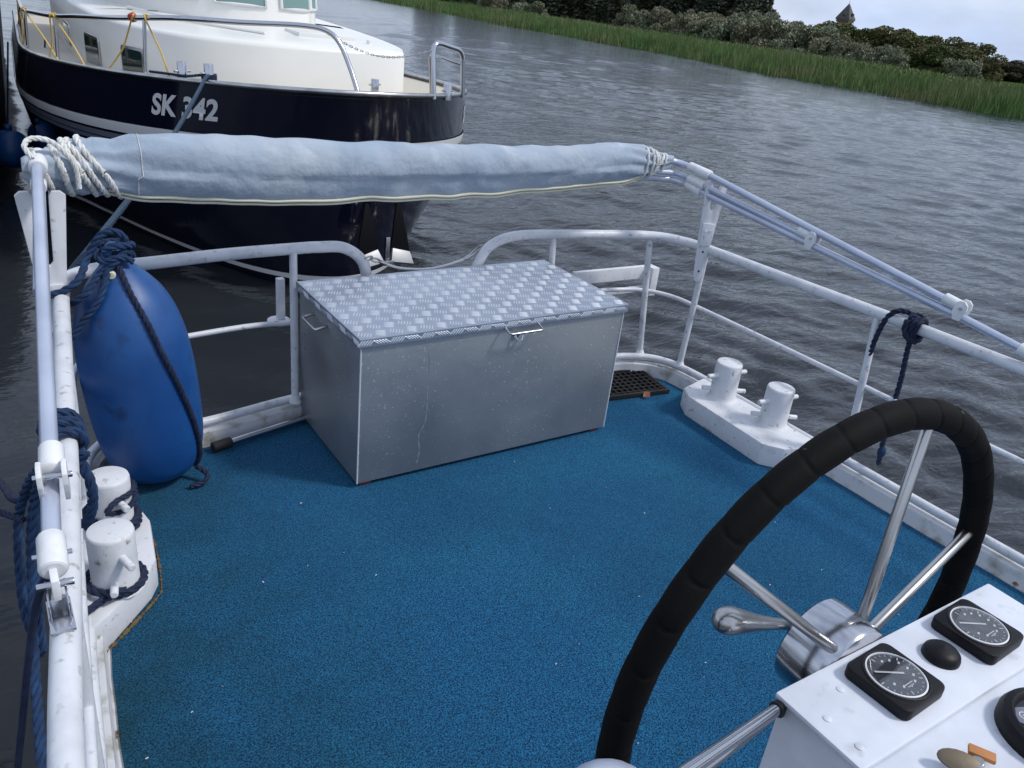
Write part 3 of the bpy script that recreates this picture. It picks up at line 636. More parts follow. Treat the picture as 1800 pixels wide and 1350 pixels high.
# dried water run on the front sheet
MT['run'] = mat('dried_run', (.42, .44, .46), .5, metal=.75)
g = G(); P = [(.262, .50), (.268, .42), (.262, .36), (.266, .30), (.262, .22), (.240, .17), (.246, .10), (.238, .05)]
P = smooth_path([BM @ Vector((x, 0, z)) for x, z in P], 8); V = []; F = []
for i, p in enumerate(P):
    w_ = .0022+.0012*math.sin(i*1.3); V += [p + (BM.to_3x3() @ Vector((-w_, -.0008, 0))), p + (BM.to_3x3() @ Vector((w_, -.0008, 0)))]
    if i: F.append((2*i-2, 2*i-1, 2*i+1, 2*i))
g.add(V, F); g.build('water_stain', 'run', t)
# rubber mat and leaf
t = thing('rubber_mat', 'small black honeycomb rubber mat in the front corner of the deck', 'mat', (2.55, 2.65, 0))
g = G(); MM = Matrix.Translation((2.52, 2.655, .0)) @ Matrix.Rotation(R(-7), 4, 'Z')
g.box((-.21, -.13, .002), (.20, -.115, .024), .002, MM); g.box((-.21, .115, .002), (.20, .13, .024), .002, MM); g.box((-.21, -.115, .002), (-.195, .115, .0238), .002, MM); g.box((.185, -.115, .002), (.20, .115, .0238), .002, MM)
g.box((-.195, -.115, .0015), (.185, .115, .006), 0, MM)
g.build('border', 'grate', t)
g = G()
for i in range(12):
    x = -.178+i*.032; g.box((x-.003, -.115, .006), (x+.003, .115, .022), 0, MM)
for j in range(7):
    y = -.098+j*.033; g.box((-.195, y-.003, .006), (.185, y+.003, .0215), 0, MM)
g.build('grid', 'grate', t, False)
g = G(); g.add([MM @ Vector(p) for p in ((.03, -.15, .012), (.06, -.165, .018), (.075, -.14, .030), (.05, -.125, .028), (.05, -.145, .016))], [(0, 1, 4), (1, 2, 4), (2, 3, 4), (3, 0, 4)])
tag(g.build('dry_leaf', 'leaf', smooth=False), 'curled brown dead leaf at the edge of the black rubber mat', 'leaf')
# boat hook lying along the deck edge
t = thing('boat_hook', 'silver pole with black grip lying along the deck edge beside the fender', 'boat hook', (.6, 2.74, .02))
a = Vector((.60, 2.745, .024)); b = Vector((1.03, 2.845, .024)); a = Vector((.60, 2.735, .024))
g = G(); g.cyl(a+(b-a)*.09, a+(b-a)*2.6, .0135, 16); g.build('pole', 'chrome', t)
g = G(); g.cyl(a, a+(b-a)*.17, .020, 16, .003); g.build('grip', 'rubber', t)

# ------------------------------------------------------------------ big blue fender on deck
F0 = Vector((.400, 2.645, .015)); F1 = Vector((.325, 2.70, .84)); ax = (F1-F0).normalized(); LF = (F1-F0).length
t = thing('deck_fender', 'large upright blue vinyl fender leaning in the left front corner', 'fender', (F0.x, F0.y, 0))
g = G(); prof = []
for h, r_ in ((0, .05), (.008, .088), (.028, .118), (.065, .143), (.13, .162), (.22, .173), (.33, .177), (.43, .176), (.52, .169), (.60, .152), (.66, .128), (.705, .098), (.74, .068), (.762, .048), (.785, .040), (.81, .032), (.83, .012)): prof.append((r_, h))
# smooth the profile
pp = smooth_path([(r_, h, 0) for r_, h in prof], 4); g.lathe([(p.x, p.y) for p in pp], F0, ax, 48); g.build('body', 'blue_pvc', t, auto=60)
u_ = ax.cross(Vector((0, 0, 1))).normalized() if abs(ax.z) < .9 else Vector((1, 0, 0)); u_ = (u_-ax*u_.dot(ax)).normalized(); v_ = ax.cross(u_)
def fs(h, ang, off=.008):
    r_ = float(np.interp(h, [q[1] for q in prof], [q[0] for q in prof])) + off
    return F0 + ax*h + r_*(math.cos(ang)*u_ + math.sin(ang)*v_)
g = G(); g.box((-.02, -.008, -.005), (.02, .008, .02), .003, Matrix.Translation(F0 + Vector((-.02, -.04, -.005)))); g.build('end_eye', 'black', t)
g = G(); g.cyl(fs(.745, R(-110), -.004), fs(.745, R(-110), .014), .012, 14, .002); g.build('valve', 'cream', t)
A0 = R(-92)
rope('fender_rope', [fs(.81, A0, .004), fs(.77, A0+R(4)), fs(.70, A0+R(8)), fs(.60, A0+R(16)), fs(.5, A0+R(22)), fs(.40, A0+R(30)), fs(.30, A0+R(38)), fs(.20, A0+R(46)), fs(.10, A0+R(54)), fs(.05, A0+R(58)), fs(.03, A0+R(60)), F0+Vector((.135, -.105, .022)), F0+Vector((.115, -.125, .004)), F0+Vector((.07, -.125, .0))], 'rope_navy', 'navy rope running down the front of the big blue fender', .0095)
c0 = F0+ax*.80
# loops through the top of the fender and out to the railing
rope('tie_rope', [c0+Vector((.035, -.02, .01)), c0+Vector((.03, -.03, .055)), c0+Vector((-.005, -.03, .075)), c0+Vector((-.04, -.03, .055)), c0+Vector((-.075, -.035, .0)), Vector((.215, 2.60, .76)), Vector((.165, 2.60, .725)), Vector((.125, 2.60, .72)), Vector((.115, 2.64, .70)), Vector((.13, 2.68, .672)), Vector((.18, 2.66, .67)), Vector((.20, 2.61, .69)), Vector((.235, 2.60, .72)), c0+Vector((-.05, -.06, -.05)), c0+Vector((-.005, -.065, -.015)), c0+Vector((.03, -.045, .01)), c0+Vector((.055, -.02, -.01))], 'rope_blue', 'thick blue rope tying the fender top to the left railing', .0115)
rope('tie_rope', [c0+Vector((-.035, -.05, .02)), c0+Vector((.0, -.06, .035)), c0+Vector((.045, -.04, .03)), c0+Vector((.055, .0, .02)), c0+Vector((.03, .04, .02)), c0+Vector((-.03, .03, .02)), c0+Vector((-.05, -.02, .01)), c0+Vector((-.04, -.06, -.01)), c0+Vector((.01, -.065, .0)), c0+Vector((.05, -.05, -.02))], 'rope_blue', 'blue rope knot wound round the neck of the big fender', .011)
rope('tie_rope', [c0+Vector((-.02, -.055, -.02)), Vector((.265, 2.59, .70)), Vector((.21, 2.585, .63)), Vector((.175, 2.585, .585)), Vector((.15, 2.60, .57)), Vector((.13, 2.64, .60)), Vector((.15, 2.67, .64))], 'rope_blue', 'lower blue rope end from the fender neck to the railing post', .011)

# ------------------------------------------------------------------ ropes on bollards and rails
def ring(c, r_, z0, turns, n=20, a0=0, dz=.02): return [Vector((c[0]+r_*math.cos(a0+2*math.pi*i/n), c[1]+r_*math.sin(a0+2*math.pi*i/n), z0+dz*i/n)) for i in range(int(n*turns)+1)]
B1, B2 = (.163, 1.985), (.196, 2.257)
p = [Vector((.03, 1.84, .125)), Vector((.07, 1.87, .118))] + ring(B1, .072, .113, 1.12, a0=R(-115), dz=.012) + [Vector((.13, 1.89, .135))]
rope('mooring_rope', p, 'rope_navy', 'dark navy rope round the foot of the nearer left bollard', .0105, sm=3)
p = ring(B2, .072, .113, 1.3, a0=R(-60), dz=.02) + ring(B2, .071, .150, .5, a0=R(50), dz=.02)
rope('mooring_rope', p, 'rope_navy', 'dark navy rope round the foot of the farther left bollard', .0105, sm=3)
q_ = [Vector((B2[0]+.070*math.cos(R(a_)), B2[1]+.070*math.sin(R(a_)), z_)) for a_, z_ in ((60, .222), (20, .228), (-20, .232), (-50, .234), (-80, .230))] + [Vector((.185, 2.172, .222)), Vector((.178, 2.170, .205))] + [Vector((B2[0]+.071*math.cos(R(a_)), B2[1]+.071*math.sin(R(a_)), z_)) for a_, z_ in ((-75, .190), (-45, .196), (-15, .200), (20, .205), (55, .205))]
rope('mooring_rope', q_, 'rope_navy', 'navy rope hitched over the upper pin of the farther left bollard', .0085, sm=5)
rope('mooring_rope', [(.10, 2.2, .16), (.075, 2.0, .14), (.06, 1.9, .30), (.03, 1.86, .50), (.0, 1.88, .5), (-.04, 2.1, .36), (-.12, 2.6, .20), (-.6, 4.0, .1)], 'rope_navy', 'navy mooring rope leading out over the left rail to the water', .0105)
# coil round the left rail and the hanging tail outside
p = []
for i in range(64):
    a_ = 2*math.pi*i/16; y_ = 1.80-.0016*i*1.0; p.append(Vector((.078+.036*math.cos(a_), y_ + .012*math.sin(a_*.5), .70+.036*math.sin(a_))))
p += [Vector((.045, 1.72, .66)), Vector((.03, 1.79, .60)), Vector((.005, 1.84, .50)), Vector((-.014, 1.83, .40)), Vector((-.029, 1.75, .30)), Vector((-.046, 1.68, .20)), Vector((-.060, 1.52, .10)), Vector((-.07, 1.40, .0)), Vector((-.08, 1.25, -.12)), Vector((-.09, 1.1, -.25))]
rope('coiled_rope', p, 'rope_blue', 'blue rope coiled round the left rail and hanging outside the boat', .0115, sm=4)
rope('coiled_rope', [(.05, 1.74, .68), (.035, 1.80, .62), (-.005, 1.87, .52), (-.035, 1.90, .40), (-.05, 1.80, .25), (-.03, 1.70, .18), (-.02, 1.78, .35), (.01, 1.82, .50), (.045, 1.77, .64)], 'rope_blue', 'bunched blue rope loop outside the left rail below the coil', .0115)
rope('coiled_rope', [(.10, 1.72, .66), (.115, 1.70, .60), (.11, 1.72, .52), (.09, 1.76, .46)], 'rope_blue', 'short blue rope end hanging inside the left rail', .0115)
rope('mooring_rope', [(-.02, 1.85, .45), (-.1, 2.0, .42), (-.4, 2.6, .35), (-1.5, 4.4, .2)], 'rope_navy', 'thin dark rope leading from the left rail out of the picture', .008)
# rope on the right rail
p = [Vector((2.905, 1.63, .15)), Vector((2.90, 1.66, .30)), Vector((2.895, 1.675, .45)), Vector((2.888, 1.67, .60)), Vector((2.886, 1.655, .69)), Vector((2.895, 1.63, .735)), Vector((2.92, 1.60, .742)), Vector((2.93, 1.57, .73))]
for i in range(30):
    a_ = 2*math.pi*i/12; p.append(Vector((2.908+.036*math.cos(a_), 1.565-.0016*i, .70+.038*math.sin(a_))))
p += [Vector((2.89, 1.535, .64)), Vector((2.90, 1.525, .50)), Vector((2.905, 1.52, .35)), Vector((2.91, 1.515, .22)), Vector((2.91, 1.51, .17)), Vector((2.915, 1.505, .11))]
rope('hitched_rope', p, 'rope_navy', 'dark blue rope hitched round the right rail with two hanging ends', .0105, sm=4)
rope('hitched_rope', [(2.88, 1.56, .735), (2.92, 1.545, .745), (2.945, 1.53, .71), (2.92, 1.52, .66), (2.88, 1.53, .655), (2.865, 1.555, .69)], 'rope_navy', 'knot of dark blue rope bulging on the right rail', .012, closed=True)
g = G(); g.lathe([(.006, 0), (.015, .012), (.017, .03), (.010, .045), (.004, .05)], (2.912, 1.508, .15), (0, 0, 1), 12); tag(g.build('rope_knot', 'rope_blue'), 'small stopper knot at the end of the right rail rope', 'knot')

# ------------------------------------------------------------------ folded sun awning: frame, fork rests, bundle, lashings
t = thing('folded_awning', 'folded awning frame of pale tubes with rolled light blue cover above the railing', 'awning', (1.4, 2.75, .7))
def corner_path(left_pts, right_pts, y, z): return [Vector(p) for p in left_pts] + [Vector(p) for p in right_pts]
TR = .0148
mainp = fillet([(.016, 1.23, .785), (.157, 2.70, 1.060), (.24, 2.755, 1.06), (2.66, 2.80, .985), (2.757, 2.775, .975), (2.903, 1.389, .800), (2.926, 1.15, .762)], [.0, .06, .06, .06, .06, .01, 0])
g = G(); g.tube(mainp, TR, 14); g.build('main_bow', 'aluminium', t)
upp = fillet([(.037, 1.40, .850), (.150, 2.62, 1.094), (.17, 2.72, 1.10), (.30, 2.76, 1.10), (2.62, 2.80, 1.075), (2.752, 2.79, 1.058), (2.777, 2.60, 1.036), (2.897, 1.43, .838)], [0, .03, .06, .06, .08, .06, .02, 0])
g = G(); g.tube(upp, TR, 14); g.build('upper_bow', 'aluminium', t)
mid = fillet([(.085, 2.05, .925), (.145, 2.62, 1.03), (.17, 2.70, 1.02), (.35, 2.73, 1.02), (2.6, 2.78, 1.02), (2.757, 2.785, 1.008), (2.768, 2.68, .993), (2.834, 2.06, .906)], [0, .03, .05, .05, .08, .06, .02, 0])
g = G(); g.tube(mid, .0128, 14); g.build('middle_bow', 'aluminium', t)
def along(a, b, t_): return Vector(a)+(Vector(b)-Vector(a))*t_
def sleeve(a, b, r_=.0215):
    g = G(); g.cyl(a, b, r_, 18, .004); g.build('corner_joint', 'fitting', t)
sleeve((2.764, 2.725, 1.052), (2.777, 2.60, 1.037)); sleeve((2.764, 2.715, .998), (2.774, 2.62, .984)); sleeve((2.762, 2.72, .970), (2.771, 2.63, .955))
sleeve((.150, 2.60, 1.088), (.162, 2.70, 1.105), .024); sleeve((.145, 2.60, 1.035), (.155, 2.70, 1.055), .021)
def jaw(c, d, up=(0, 0, 1)):
    """jaw clamp: sleeve on the ending tube and two cheeks round the main tube"""
    c = Vector(c); d = Vector(d).normalized(); side = d.cross(Vector((0, 0, 1))).normalized(); n_ = side.cross(d)
    j = G(); j.cyl(c-d*.075, c-d*.012, .0205, 18, .004)
    for s_ in (-1, 1):
        mtx = Matrix((d, n_, side)).transposed().to_4x4(); mtx.translation = c+side*s_*.019
        poly = [(-.022, .014), (-.014, .024), (.004, .026), (.018, .016), (.022, -.004), (.016, -.044), (-.010, -.048), (-.024, -.020)]
        j.prism(poly, -.004, .004, .0015, mtx)
    o = j.build('hinge_jaw', 'fitting', t, auto=50)
    b = G(); b.cyl(c-side*.030, c+side*.030, .0055, 10, .001); b.build('bolt', 'chrome', o)
dR = Vector((2.897, 1.43, .838))-Vector((2.777, 2.60, 1.036)); jaw((2.903, 1.395, .836), dR); jaw((2.836, 2.03, .912), dR)
dL = Vector((.037, 1.40, .850))-Vector((.150, 2.62, 1.094)); jaw((.036, 1.36, .842), dL)
# rail feet: end fittings and deck hinge
for (px_, py_, pz_), dd in (((2.926, 1.15, .762), Vector((.02, -.24, -.038))), ((.016, 1.23, .785), Vector((-.01, -.16, -.030)))):
    dd.normalize(); c = Vector((px_, py_, pz_)); g = G(); g.cyl(c-dd*.03, c+dd*.045, .0215, 18, .005); o = g.build('end_fitting', 'fitting', t)
    side = dd.cross(Vector((0, 0, 1))).normalized()
    b = G(); b.cyl(c+dd*.01-side*.028, c+dd*.01+side*.028, .0045, 10); b.build('screw', 'chrome', o)
    e = c+dd*.06; g = G(); g.box((-.006, -.02, -.03), (.006, .02, .008), .003, Matrix.Translation(e)); g.build('eye_end', 'fitting', t)
    g = G()
    for s_ in (-1, 1): g.box((-.0015, -.035, -.022), (.0015, .030, .008), .001, Matrix.Translation(e+side*s_*.013+Vector((0, -.01, -.026))))
    g.box((-.017, -.05, -.004), (.017, .03, .0), .001, Matrix.Translation(e+Vector((0, -.02, -.048+.0)))) ; g.cyl(e-side*.026+Vector((0, 0, -.012)), e+side*.026+Vector((0, 0, -.012)), .006, 12, .001)
    g.build('rail_hinge', 'chrome', t)
# fork rests
def fork(c, yaw, zb, zt, slot, spread, pw, label, split=None):
    t2 = thing('fork_rest', label, 'fork rest', (c[0], c[1], zb), 'white fork rests clamped on the railing for the awning')
    mtx = Matrix.Translation((c[0], c[1], 0)) @ Matrix.Rotation(yaw, 4, 'Z') @ Matrix.Rotation(R(90), 4, 'X')
    w_ = spread
    poly = [(-.018, zb+.02), (-.010, zb), (.012, zb), (.020, zb+.03), (.028, (zb+slot)/2), (w_, zt-.012), (w_-pw*.3, zt), (w_-pw*.8, zt), (w_-pw, zt-.012), (.010, slot+.012), (0, slot), (-.010, slot+.012), (-w_+pw, zt-.012), (-w_+pw*.8, zt), (-w_+pw*.3, zt), (-w_, zt-.012), (-.030, (zb+slot)/2)]
    g = G(); g.prism(poly, -.008, .008, .003, mtx); f = g.build('fork_plate', 'white', t2, auto=50)
    g = G(); g.prism([(-.026, slot-.16), (.026, slot-.16), (.028, slot-.055), (-.028, slot-.055)], .0083, .017, .002, mtx); k = g.build('clamp_plate', 'white', t2, auto=50)
    for x_, z_ in ((-.010, slot-.09), (.012, slot-.088)):
        g = G(); cc = mtx @ Vector((x_, z_, .017)); nn = (mtx.to_3x3() @ Vector((0, 0, 1))); g.cyl(cc, cc+nn*.005, .0055, 8); g.build('bolt', 'fitting', k)
    g = G()
    for z_ in (zb+.05, slot-.19): cc = mtx @ Vector((0, z_, .008)); nn = (mtx.to_3x3() @ Vector((0, 0, 1))); g.cyl(cc, cc+nn*.001, .005, 10)
    g.build('bolt_hole', 'black', t2)
fork((2.802, 2.575), R(-30), .548, 1.022, .882, .050, .032, 'white fork rest at the right front corner holding three tubes')
fork((.148, 2.63), R(0), .50, 1.020, .80, .064, .044, 'long pronged white fork rest at the left front corner under the roped end')

# the rolled canvas bundle
g = G(); NS, NC = 190, 56; V = []; F = []
def ridge(q): return 1-abs(math.sin(q))**.5
def wr(x, a):
    return (.0085*math.sin(5.2*x+1.6*a+1.9*math.sin(2.3*x)) + .0050*abs(math.sin(8.3*x-1.3*a+2*math.sin(1.7*x+1)))**.6 + .0034*math.sin(19*x+3.1*a+3*math.sin(4.1*x)) + .0016*math.sin(37*x-2.3*a+2*math.sin(9*x)) + .0065*ridge(2.9*x+.9*a+.7*math.sin(3.1*x))*max(0, math.sin(1.7*x+.6)) + .0050*ridge(4.7*x-.8*a+1+.8*math.sin(2.3*x))*max(0, math.cos(2.9*x)))
xs = np.linspace(.115, 2.705, NS)
for i, x in enumerate(xs):
    tt = (x-.115)/(2.59)
    top = float(np.interp(x, [.115, .16, .25, .36, .42, .6, 1.1, 1.8, 2.4, 2.52, 2.60, 2.705], [1.10, 1.13, 1.148, 1.138, 1.158, 1.150, 1.142, 1.136, 1.135, 1.118, 1.098, 1.082]))
    bot = float(np.interp(x, [.115, .16, .25, .34, .42, .6, 1.1, 1.8, 2.3, 2.45, 2.58, 2.705], [1.05, 1.01, .985, .985, .966, .950, .932, .932, .965, .985, 1.005, 1.04]))
    cz = (top+bot)/2; hh = (top-bot)/2
    cy = float(np.interp(x, [.115, .22, .4, 2.5, 2.705], [2.66, 2.715, 2.745, 2.78, 2.79]))
    dp = hh*float(np.interp(x, [.115, .3, .6, 2.2, 2.6, 2.705], [.8, .75, .72, .72, .62, .6]))
    pinch = sum(math.exp(-((x-q)/.010)**2) for q in (.165, .20, .245, .29, 2.535, 2.575, 2.60, 2.635))
    near = max(0, 1-min(abs(x-.30), abs(x-2.53))/.20)
    for k in range(NC):
        a = 2*math.pi*k/NC
        # teardrop: fuller above, hem hanging below
        rad_y = dp*(math.cos(a))*(1+.18*math.sin(a)); z_ = hh*math.sin(a)
        wv = wr(x, a)*(.35 if math.sin(a) < -.85 else 1) + near*.009*math.sin(a*9+x*20)
        sc = 1+wv/max(hh, .02)-.10*pinch
        V.append((x, cy - rad_y*sc, cz + z_*sc*(.97 if math.sin(a) > 0 else 1)))
for i in range(NS-1):
    for k in range(NC):
        k2 = (k+1) % NC; F.append((i*NC+k, i*NC+k2, (i+1)*NC+k2, (i+1)*NC+k))
F.append(tuple(range(NC))[::-1]); F.append(tuple((NS-1)*NC+k for k in range(NC)))
g.add(V, F); cov = g.build('rolled_cover', 'canvas', t, auto=80)
VV = V
def surf(x, a, off=.0):
    i = int(round((x-.115)/2.59*(NS-1))); i = max(0, min(NS-1, i)); k = int(round((a % (2*math.pi))/(2*math.pi)*NC)) % NC
    p = Vector(VV[i*NC+k]); c = Vector((p.x, sum(VV[i*NC+j][1] for j in range(0, NC, 8))/7, sum(VV[i*NC+j][2] for j in range(0, NC, 8))/7)); d = (p-c); d.x = 0
    return p + d.normalized()*off
# angle with cos>0 faces the camera side (-y); piping low on that side
g = G(); pth = [surf(x, R(-52), .002) for x in np.linspace(.33, 2.52, 90)]
for q in range(2):
    pth = [pth[0]]+[(pth[i-1]+pth[i]*2+pth[i+1])/4 for i in range(1, len(pth)-1)]+[pth[-1]]
g.tube(pth, .0055, 8); g.tube([p+Vector((0, .006, -.013)) for p in pth], .004, 8); g.build('piping', 'cream', cov)
g = G(); pth = [surf(.425+.012*math.sin(a_*1.3), a_, .001) for a_ in np.linspace(R(-45), R(100), 22)]; g.tube(pth, .0016, 6); g.build('seam', 'rope_white', cov)
# lashings
def lash(xs_, tilt, m, label, r_, ex=.010):
    g = G()
    for x0, tl in zip(xs_, tilt):
        P_ = []
        for i in range(28):
            a_ = 2*math.pi*i/28; x_ = x0 + tl*math.sin(a_); P_.append(surf(x_, a_, ex))
        for _ in range(3): P_ = [(P_[i-1]+P_[i]*2+P_[(i+1) % 28])/4 for i in range(28)]
        pc = smooth_path(P_, 3, True); pc.append(pc[0]); rope_geo(g, pc, r_)
    tag(g.build('lashing_rope', m), label, 'rope')
lash([.165, .215, .262, .285, .318], [-.025, -.020, -.040, -.048, -.055], 'rope_white', 'thick white rope wound round the left end of the rolled canvas', .0092, .007)
lash([2.515, 2.556, 2.578, 2.595, 2.640, 2.600], [.006, -.006, .004, -.004, .006, .040], 'rope_white', 'thin white cord lashing the right end of the rolled canvas', .0058, .006)
rope('lashing_rope', [(.14, 2.58, 1.12), (.125, 2.60, 1.15), (.15, 2.63, 1.165), (.20, 2.64, 1.15), (.245, 2.64, 1.09), (.25, 2.645, 1.02)], 'rope_white', 'white rope turn looping over the left awning corner joint', .0075)

# ------------------------------------------------------------------ console
t = thing('steering_console', 'white steering console with black wrapped wheel, two gauges and a round switch', 'console', (.94, .1, 0))
g = G(); g.box((.71, -.75, .0), (1.165, .383, .944), .004); g.build('body', 'console', t, auto=30)
g = G(); g.box((.703, .268, .9445), (1.172, .389, .9525), .0035); g.build('panel_plate', 'console', t, auto=40)
for x, y in ((.78, .355), (.727, .333), (.727, .29), (1.155, .285)): g = G(); g.lathe([(.0055, 0), (.005, .0015), (.003, .0022), (0, .0024)], (x, y, .9522), seg=12); g.build('bolt', 'console', t)
def gauge(c, yaw, label_part):
    mtx = Matrix.Translation(c) @ Matrix.Rotation(yaw, 4, 'Z')
    def sq(h, r_):
        pts = []
        for sx, sy in ((1, 1), (-1, 1), (-1, -1), (1, -1)):
            for k in range(5):
                a_ = math.atan2(sy, sx) - R(45) + R(90)*k/4; pts.append((sx*(h-r_)+r_*math.cos(a_), sy*(h-r_)+r_*math.sin(a_)))
        return pts
    g = G(); g.prism(sq(.0435, .011), .0, .0165, .003, mtx); ga = g.build('gauge', 'black', t, auto=50)
    g = G(); g.lathe([(.0400, .0), (.0398, .0010), (.0385, .0015), (.0375, .0010), (.0370, .0)], mtx @ Vector((0, 0, .0163)), seg=48, caps=False); g.build('bezel', 'black', ga)
    g = G(); g.lathe([(.0362, 0), (.0362, .0012), (.0355, .0018), (.0345, .0018), (.0342, .0)], mtx @ Vector((0, 0, .0167)), seg=48, caps=False); g.build('glass_ring', 'fitting', ga)
    g = G(); g.lathe([(.0340, 0), (0, 0.0003)], mtx @ Vector((0, 0, .0169)), seg=40); dial = g.build('dial', 'dial', ga)
    g = G(); z = .0176
    def quad(x0, y0, x1, y1, w_):
        a_ = Vector((x0, y0, z)); b_ = Vector((x1, y1, z)); d = (b_-a_).normalized(); nn = Vector((-d.y, d.x, 0))*w_
        g.add([mtx @ p for p in (a_-nn, b_-nn, b_+nn, a_+nn)], [(0, 1, 2, 3)])
    for k in range(21):
        a_ = R(200+k*14-20); r0 = .0265 if k % 5 == 0 else .029
        quad(r0*math.cos(a_), r0*math.sin(a_)*1.0, .0315*math.cos(a_), .0315*math.sin(a_), .0004 if k % 5 else .0007)
    rnd = random.Random(4)
    for k in range(9):
        a_ = R(205+k*30); quad(.021*math.cos(a_), .021*math.sin(a_), .021*math.cos(a_)+.004, .021*math.sin(a_)+.002, .0013)
    quad(-.008, -.016, .008, -.016, .0006); quad(-.006, -.0195, .006, -.0195, .0006)
    g.build('markings', 'print', dial, False)
    g = G(); z = .0186; quad(.010, -.004, -.022, .016, .0013); g.build('needle', 'print', dial, False)
    # domed glass
    g = G(); g.lathe([(.0345, 0), (.0335, .0012), (.024, .0026), (.012, .0032), (0, .0033)], mtx @ Vector((0, 0, .0192)), seg=40); g.build('glass', 'glass', ga)
gauge((.846, .330, .9525), R(2.5), 1); gauge((1.036, .333, .9525), R(2.5), 2)
g = G(); g.lathe([(.0235, 0), (.0235, .004), (.022, .009), (.0185, .0125), (.012, .0155), (.0, .017)], (.9515, .331, .9523), seg=32); g.build('push_button', 'black', t, auto=60)
# round instrument in the lower panel
g = G(); c = (.962, .190, .944); g.lathe([(.064, 0), (.064, .012), (.060, .020), (.052, .023), (.049, .021), (.046, .015)], c, seg=48, caps=False)
ri = g.build('round_switch', 'black', t, auto=40)
g = G(); g.lathe([(.0465, .0), (0, .0003)], (c[0], c[1], .9596), seg=40); g.build('face', 'dial', ri)
g = G(); g.prism([(.935, .200), (.958, .228), (.944, .234), (.925, .222)], 0.9600, .9617, .0006); g.build('label_plate', 'greyblue', ri)
g = G()
g.lathe([(.0062, .0), (.0062, .0003), (.0050, .0003), (.0050, 0)], (.9415, .221, .9616), seg=24); g.box((.9395, .2195, .9616), (.9435, .2203, .9619)); g.box((.9395, .2218, .9616), (.9435, .2226, .9619)); g.build('symbol', 'print', ri, False)
# ------------------------------------------------------------------ steering wheel
WC = Vector((.877, .455, .900)); WR = .351
g = G(); P_ = []; rad = []; n = 900; turns = 38
for i in range(n):
    a_ = 2*math.pi*i/n; P_.append(WC+Vector((math.cos(a_)*WR, 0, math.sin(a_)*WR)))
# helical wrap: radius steps at every overlap, seam slanting round the tube
seg = 28; V = []; F = []
for i in range(n):
    a_ = 2*math.pi*i/n; er = Vector((math.cos(a_), 0, math.sin(a_))); ey = Vector((0, 1, 0))
    for k in range(seg):
        b_ = 2*math.pi*k/seg; ph = (turns*i/n + .16*math.sin(b_) - .20*math.cos(b_)) % 1.0
        lip = .0192 + .0010*math.sin(math.pi*min(1, ph))**.6 - (.0014 if ph > .94 else 0) + .0006*math.sin(i*.05+1.3*math.sin(i*.013))*math.sin(b_+i*.02)
        V.append(WC + er*(WR+lip*math.cos(b_)) + ey*lip*math.sin(b_))
for i in range(n):
    for k in range(seg): F.append((i*seg+k, i*seg+(k+1) % seg, ((i+1) % n)*seg+(k+1) % seg, ((i+1) % n)*seg+k))
g.add(V, F); sw = g.build('steering_wheel', 'foam', t, auto=60); sw['label'] = 'large black wrapped steering wheel with steel spokes'
HUBC = Vector((.868, .43, .908))
g = G(); g.lathe([(.0, .034), (.060, .033), (.0665, .028), (.068, .015), (.068, 0), (.0665, -.036), (.064, -.040), (.052, -.041), (.0, -.041)], HUBC, (0, 1, 0), 48)
hub = g.build('hub', 'chrome', sw, auto=35)
g = G(); g.cyl(HUBC+Vector((0, -.041, 0)), (HUBC.x, .392, HUBC.z), .030, 24); g.build('shaft', 'black', sw)
for ang, y0 in ((15.8, .418), (73.8, .418), (139.5, .412), (215, .418), (290, .418)):
    d = Vector((math.cos(R(ang)), 0, math.sin(R(ang))))
    a_ = HUBC + d*.055; a_.y = y0
    e = WC + d*(WR-.012)
    if ang == 15.8: a_ = Vector((.925, .420, .915)); e = Vector((1.209, .452, .996))
    if ang == 73.8: a_ = Vector((.905, .418, .940)); e = Vector((.966, .455, 1.225))
    if ang == 139.5: a_ = Vector((.848, .398, .938)); e = Vector((.622, .455, 1.124))
    g = G(); g.cyl(a_, e, .0078, 16, .001); g.tube([a_-(e-a_)*.01, a_+(e-a_)*.05], .0100, 16); g.build('spoke', 'chrome_dull', sw)
# gear lever with teardrop handle behind the hub
g = G(); a_ = Vector((.832, .475, .934)); e = Vector((.662, .462, 1.018)); d = e-a_
q_ = smooth_path([(0, .0075, 0), (.25, .0085, 0), (.5, .0112, 0), (.7, .0150, 0), (.85, .0172, 0), (.94, .0150, 0), (.985, .0085, 0), (1.0, .002, 0)], 6); g.tube([a_+d*q.x for q in q_], [q.y for q in q_], 24); lv = g.build('gear_lever', 'chrome_dull', t)

# ignition key and fob
t2 = thing('ignition_key', 'tarnished metal key with tan tag in the console', 'key', (.80, .215, .945))
g = G(); mtx = Matrix.Translation((.806, .222, .960)) @ Matrix.Rotation(R(-52), 4, 'Z') @ Matrix.Rotation(R(25), 4, 'X') @ Matrix.Scale(.72, 4)
g.prism([(.032*math.cos(R(a2))*(1 if abs(math.cos(R(a2))) > .2 else 1), .0165*math.sin(R(a2))) for a2 in range(0, 360, 20)], -.002, .002, .001, mtx); g.build('bow', 'brass', t2)
g = G(); g.cyl((.826, .208, .944), (.822, .212, .962), .008, 16, .001); g.build('barrel', 'chrome_dull', t2)
g = G(); mtx = Matrix.Translation((.842, .216, .958)) @ Matrix.Rotation(R(-60), 4, 'Z'); g.box((-.014, -.007, -.003), (.014, .007, .003), .002, mtx); g.build('tag', 'tan', t2)
